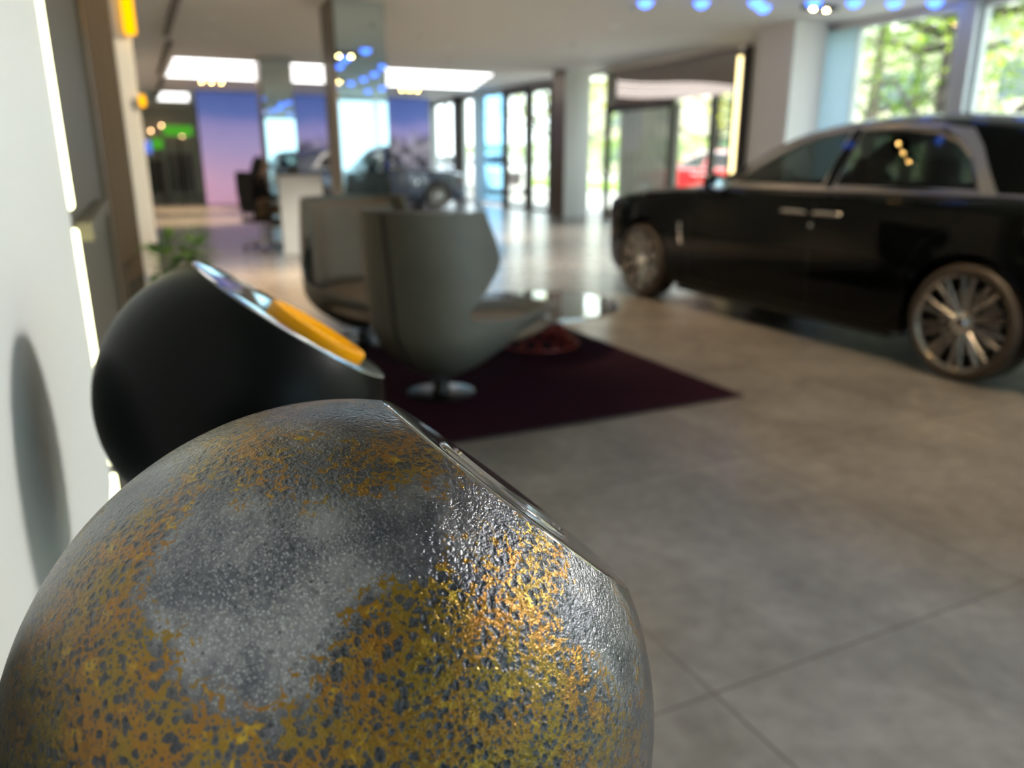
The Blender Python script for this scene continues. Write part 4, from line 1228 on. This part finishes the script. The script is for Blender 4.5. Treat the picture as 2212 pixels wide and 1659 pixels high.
def dummy(x, y, w, h, lab, shade):
    t = thing('display_rack', lab, 'rack', (x, y, 0))
    m = P('rack_cloth', shade, .8)
    obj('rail', MB().tube([(-w / 2, 0, 0), (-w / 2, 0, h), (w / 2, 0, h), (w / 2, 0, 0)], .02, 8), M_frame_dark, t)
    random.seed(int(x * 100 + y))
    for k in range(7):
        px = -w / 2 + .07 + (w - .14) * k / 6
        secs = []
        for j in range(6):
            z = h - .03 - (h - .35) * j / 5
            r = .03 + .10 * math.sin(min(1, j / 2) * PI / 2)
            secs.append([(px + .03 * math.cos(a) , r * 1.6 * math.sin(a) + .02 * math.sin(3 * a + k), z) for a in [2 * PI * q / 12 for q in range(12)]])
        obj('garment', MB().loft(secs, True, True), P('cloth', tuple(c * random.uniform(.5, 2.0) for c in shade), .85), t, smooth=True)
    return t
dummy(0.62, 27.6, .62, 1.35, 'dark rack of hanging clothes in the far left opening, nearest the white jamb', (.02, .02, .022))
dummy(1.45, 28.2, .75, 1.55, 'dark rack of hanging clothes in the far left opening, beside the mural edge', (.05, .05, .045))
for i, (x, z) in enumerate(((0.25, 2.35), (0.55, 2.05), (0.85, 2.42), (1.25, 2.62), (1.6, 2.5), (1.95, 2.25))):
    t = thing('wall_lamp', 'small warm wall lamp on the far wall beyond the mural', 'lamp', (x, 34.16, z), 0, 'warm lamps on the far wall')
    obj('bulb', blob(MB(), (0, -.05, 0), .035, .035, .035), emission('far_lamp', (1, .62, .3), 9), t, smooth=True)
    obj('bracket', MB().box(-.04, .04, -.02, .04, -.05, .05), M_silver, t)

# ------------------------------------------------------------------ outside
M_pave = P('pale_paving', (0.34, 0.335, 0.32), 0.8, var=0.15, vscale=1.2)
M_lawn = P('lawn', (0.16, 0.26, 0.03), 0.9, var=0.3, vscale=2.5)
struct('ground', MB().box(10.25, 70, -60, 90, -0.12, -0.02).box(-40, 10.25, -60, -5.25, -0.12, -0.02), M_pave)
struct('lawn', MB().box(19.5, 27, -40, 80, -0.02, 0.06), M_lawn)
M_bark = P('bark', (0.035, 0.028, 0.022), 0.9, var=0.3, vscale=6, bump=(30, 0.6))
LEAVES = [leaf_material('leaf_bright', (0.05, 0.15, 0.008), (0.26, 0.36, 0.012), 0.5, 0.6), leaf_material('leaf_mid', (0.022, 0.07, 0.012), (0.10, 0.19, 0.02), 0.45, 0.6), leaf_material('leaf_gold', (0.14, 0.22, 0.008), (0.48, 0.44, 0.008), 0.5, 0.6)]
def tree(x, y, h, label, seed, crown=3.0, n=2600, lm=0, trunk=0.17, low=2.0, lean=(0, 0)):
    rnd = random.Random(seed)
    t = thing('street_tree', label, 'tree', (x, y, -0.02), 0, 'trees outside the windows')
    top = Vector((lean[0], lean[1], h * .7))
    tb = MB(); tb.tube([(0, 0, -.03), (lean[0] * .2, lean[1] * .2, h * .2), (lean[0] * .5, lean[1] * .5, h * .45), tuple(top)], [trunk * 1.25, trunk, trunk * .8, trunk * .35], 12)
    obj('trunk', tb, M_bark, t, smooth=True)
    cl = []
    br = MB()
    for k in range(11):
        a = k * 2.4 + rnd.uniform(-.4, .4); s = rnd.uniform(.3, .95)
        b0 = Vector((0, 0, 0)).lerp(top, s)
        L_ = crown * rnd.uniform(.6, 1.0) * (1.15 - .5 * s)
        e = b0 + Vector((math.cos(a) * L_, math.sin(a) * L_, L_ * rnd.uniform(.05, .7)))
        m = b0.lerp(e, .5) + Vector((0, 0, -.1 * L_))
        br.tube([b0, m, e], [trunk * .4, trunk * .25, .02], 7)
        cl += [(e, crown * .45), (m, crown * .4), (e + Vector((0, 0, crown * .3)), crown * .4)]
    cl += [(top + Vector((0, 0, crown * .4)), crown * .6)]
    obj('branch', br, M_bark, t, smooth=True)
    lf = MB()
    for i in range(n):
        c, rr = cl[rnd.randrange(len(cl))]
        d = Vector((rnd.gauss(0, 1), rnd.gauss(0, 1), rnd.gauss(0, .8))) * rr * .55
        p = c + d
        if p.z < low: continue
        q = Vector((rnd.gauss(0, 1), rnd.gauss(0, 1), rnd.gauss(0, 1))).normalized(); s = q.orthogonal().normalized(); L_ = rnd.uniform(.10, .19)
        w = q.cross(s)
        lf.add([p, p + q * L_ * .5 + s * L_ * .3 + w * .02, p + q * L_, p + q * L_ * .5 - s * L_ * .3 + w * .02], [(0, 1, 2, 3)])
    obj('foliage', lf, LEAVES[lm], t, fix=False)
    return t
tree(14.2, 10.42, 8.5, 'thick-trunked tree close outside the window behind the sedan roof', 1, 3.2, 4200, 0, .30, 2.2)
tree(16.5, 7.0, 8.0, 'bright yellow-green tree outside the rightmost window', 2, 3.2, 5200, 2, .15, 1.6)
tree(17.0, 14.6, 8.0, 'green tree outside behind the grey pillar', 3, 3.0, 4000, 1, .17, 1.8, (1.2, 1.0))
tree(18.6, 22.4, 8.0, 'yellowing tree seen through the entrance glass', 4, 3.0, 3600, 2, .16, 2.2)
tree(15.0, 27.5, 8.0, 'yellow-green tree seen through the glass left of the white pillar', 5, 3.0, 3600, 2, .17, 1.7)
tree(22.5, 24.5, 9.0, 'tall green tree behind the entrance', 6, 3.6, 3600, 0, .2, 1.6)
tree(20.0, 37.0, 9.0, 'green tree far outside past the dark double door', 7, 3.6, 3000, 0, .2, 1.8)
tree(24.5, 11.5, 9.0, 'sunlit tree across the lawn behind the thick-trunked tree', 9, 3.8, 3600, 2, .2, 1.2)
tree(26.0, 20.5, 9.0, 'sunlit tree across the lawn behind the grey pillar', 10, 3.8, 3000, 0, .2, 1.2)
def hedge_row(name, x0, x1, y0, y1, h, lab, lm, n, seed):
    rnd = random.Random(seed)
    t = thing('hedge', lab, 'hedge', ((x0 + x1) / 2, (y0 + y1) / 2, 0))
    lf = MB()
    for i in range(n):
        p = Vector((rnd.uniform(x0 - (x0 + x1) / 2, (x1 - x0) / 2), rnd.uniform(-(y1 - y0) / 2, (y1 - y0) / 2), h * rnd.random() ** .6))
        q = Vector((rnd.gauss(0, 1), rnd.gauss(0, 1), rnd.gauss(0, 1))).normalized(); s = q.orthogonal().normalized(); L_ = rnd.uniform(.14, .28)
        lf.add([p, p + q * L_ * .5 + s * L_ * .35, p + q * L_, p + q * L_ * .5 - s * L_ * .35], [(0, 1, 2, 3)])
    obj('foliage', lf, LEAVES[lm], t, fix=False)
    st = MB()
    for k in range(14):
        yy = -(y1 - y0) / 2 + (y1 - y0) * (k + .5) / 14
        st.tube([(0, yy, .0), (.03, yy, h * .7)], [.03, .012], 6)
    obj('stem', st, M_bark, t)
    return t
hedge_row('hedge', 27.2, 28.4, -30, 70, 2.6, 'long clipped hedge along the far side of the lawn outside', 0, 16000, 21)
# pale building across the street
bd = thing('street_building', 'pale building across the street, glimpsed between the trees', 'building', (44, 20, 0))
obj('wall', MB().box(0, 8, -55, 60, -.05, 9), P('render_wall', (.34, .31, .25), .8), bd)
for k in range(14):
    for z in (1.2, 4.6): obj('window', MB().box(-.05, -.001, -50 + 8 * k, -46.5 + 8 * k, z, z + 2.0), P('far_window', (.05, .07, .09), .1), bd)
obj('roof', MB().box(-.4, 8.4, -55.4, 60.4, 9.0, 9.4), M_greywall, bd)
M_redpaint = P('red_car_paint', (0.35, 0.015, 0.015), 0.25, coat=1.0)
M_whitepaint = P('white_car_paint', (0.75, 0.77, 0.78), 0.25, coat=1.0)
for x, y, rz, sw, lab in ((15.6, 18.9, 8, M_redpaint, 'red car parked outside beyond the entrance glass'), (14.2, 31.5, 172, M_whitepaint, 'white car parked outside beyond the dark double door'), (15.5, 40.5, 172, M_bluepaint, 'blue car parked outside at the far end of the glass front')):
    c = copy_tree(sedan, None, {'black_car_paint': sw}); c.location = (x, y, -0.02); c.rotation_euler = (0, 0, R(rz)); c['label'] = lab
# vertical blind behind the left panes of the entrance
vb = thing('vertical_blind', 'pale vertical blind behind the left panes of the dark entrance', 'blind', (10.30, 13.55, 0))
sl = MB()
for k in range(34):
    y = 0.03 + 2.2 * k / 33
    a = R(62 + 10 * math.sin(k * 1.7)); dx, dy = .045 * math.sin(a), .045 * math.cos(a)
    sl.add([(-dx, y - dy, .05), (dx, y + dy, .05), (dx, y + dy, 2.38), (-dx, y - dy, 2.38)], [(0, 1, 2, 3)])
obj('slats', evaluated(sl, [solid(.003, 0)]), P('blind_fabric', (.20, .19, .16), .8), vb)
obj('head_rail', MB().box(-.03, .03, 0, 2.26, 2.385, 2.44), M_frame_dark, vb)
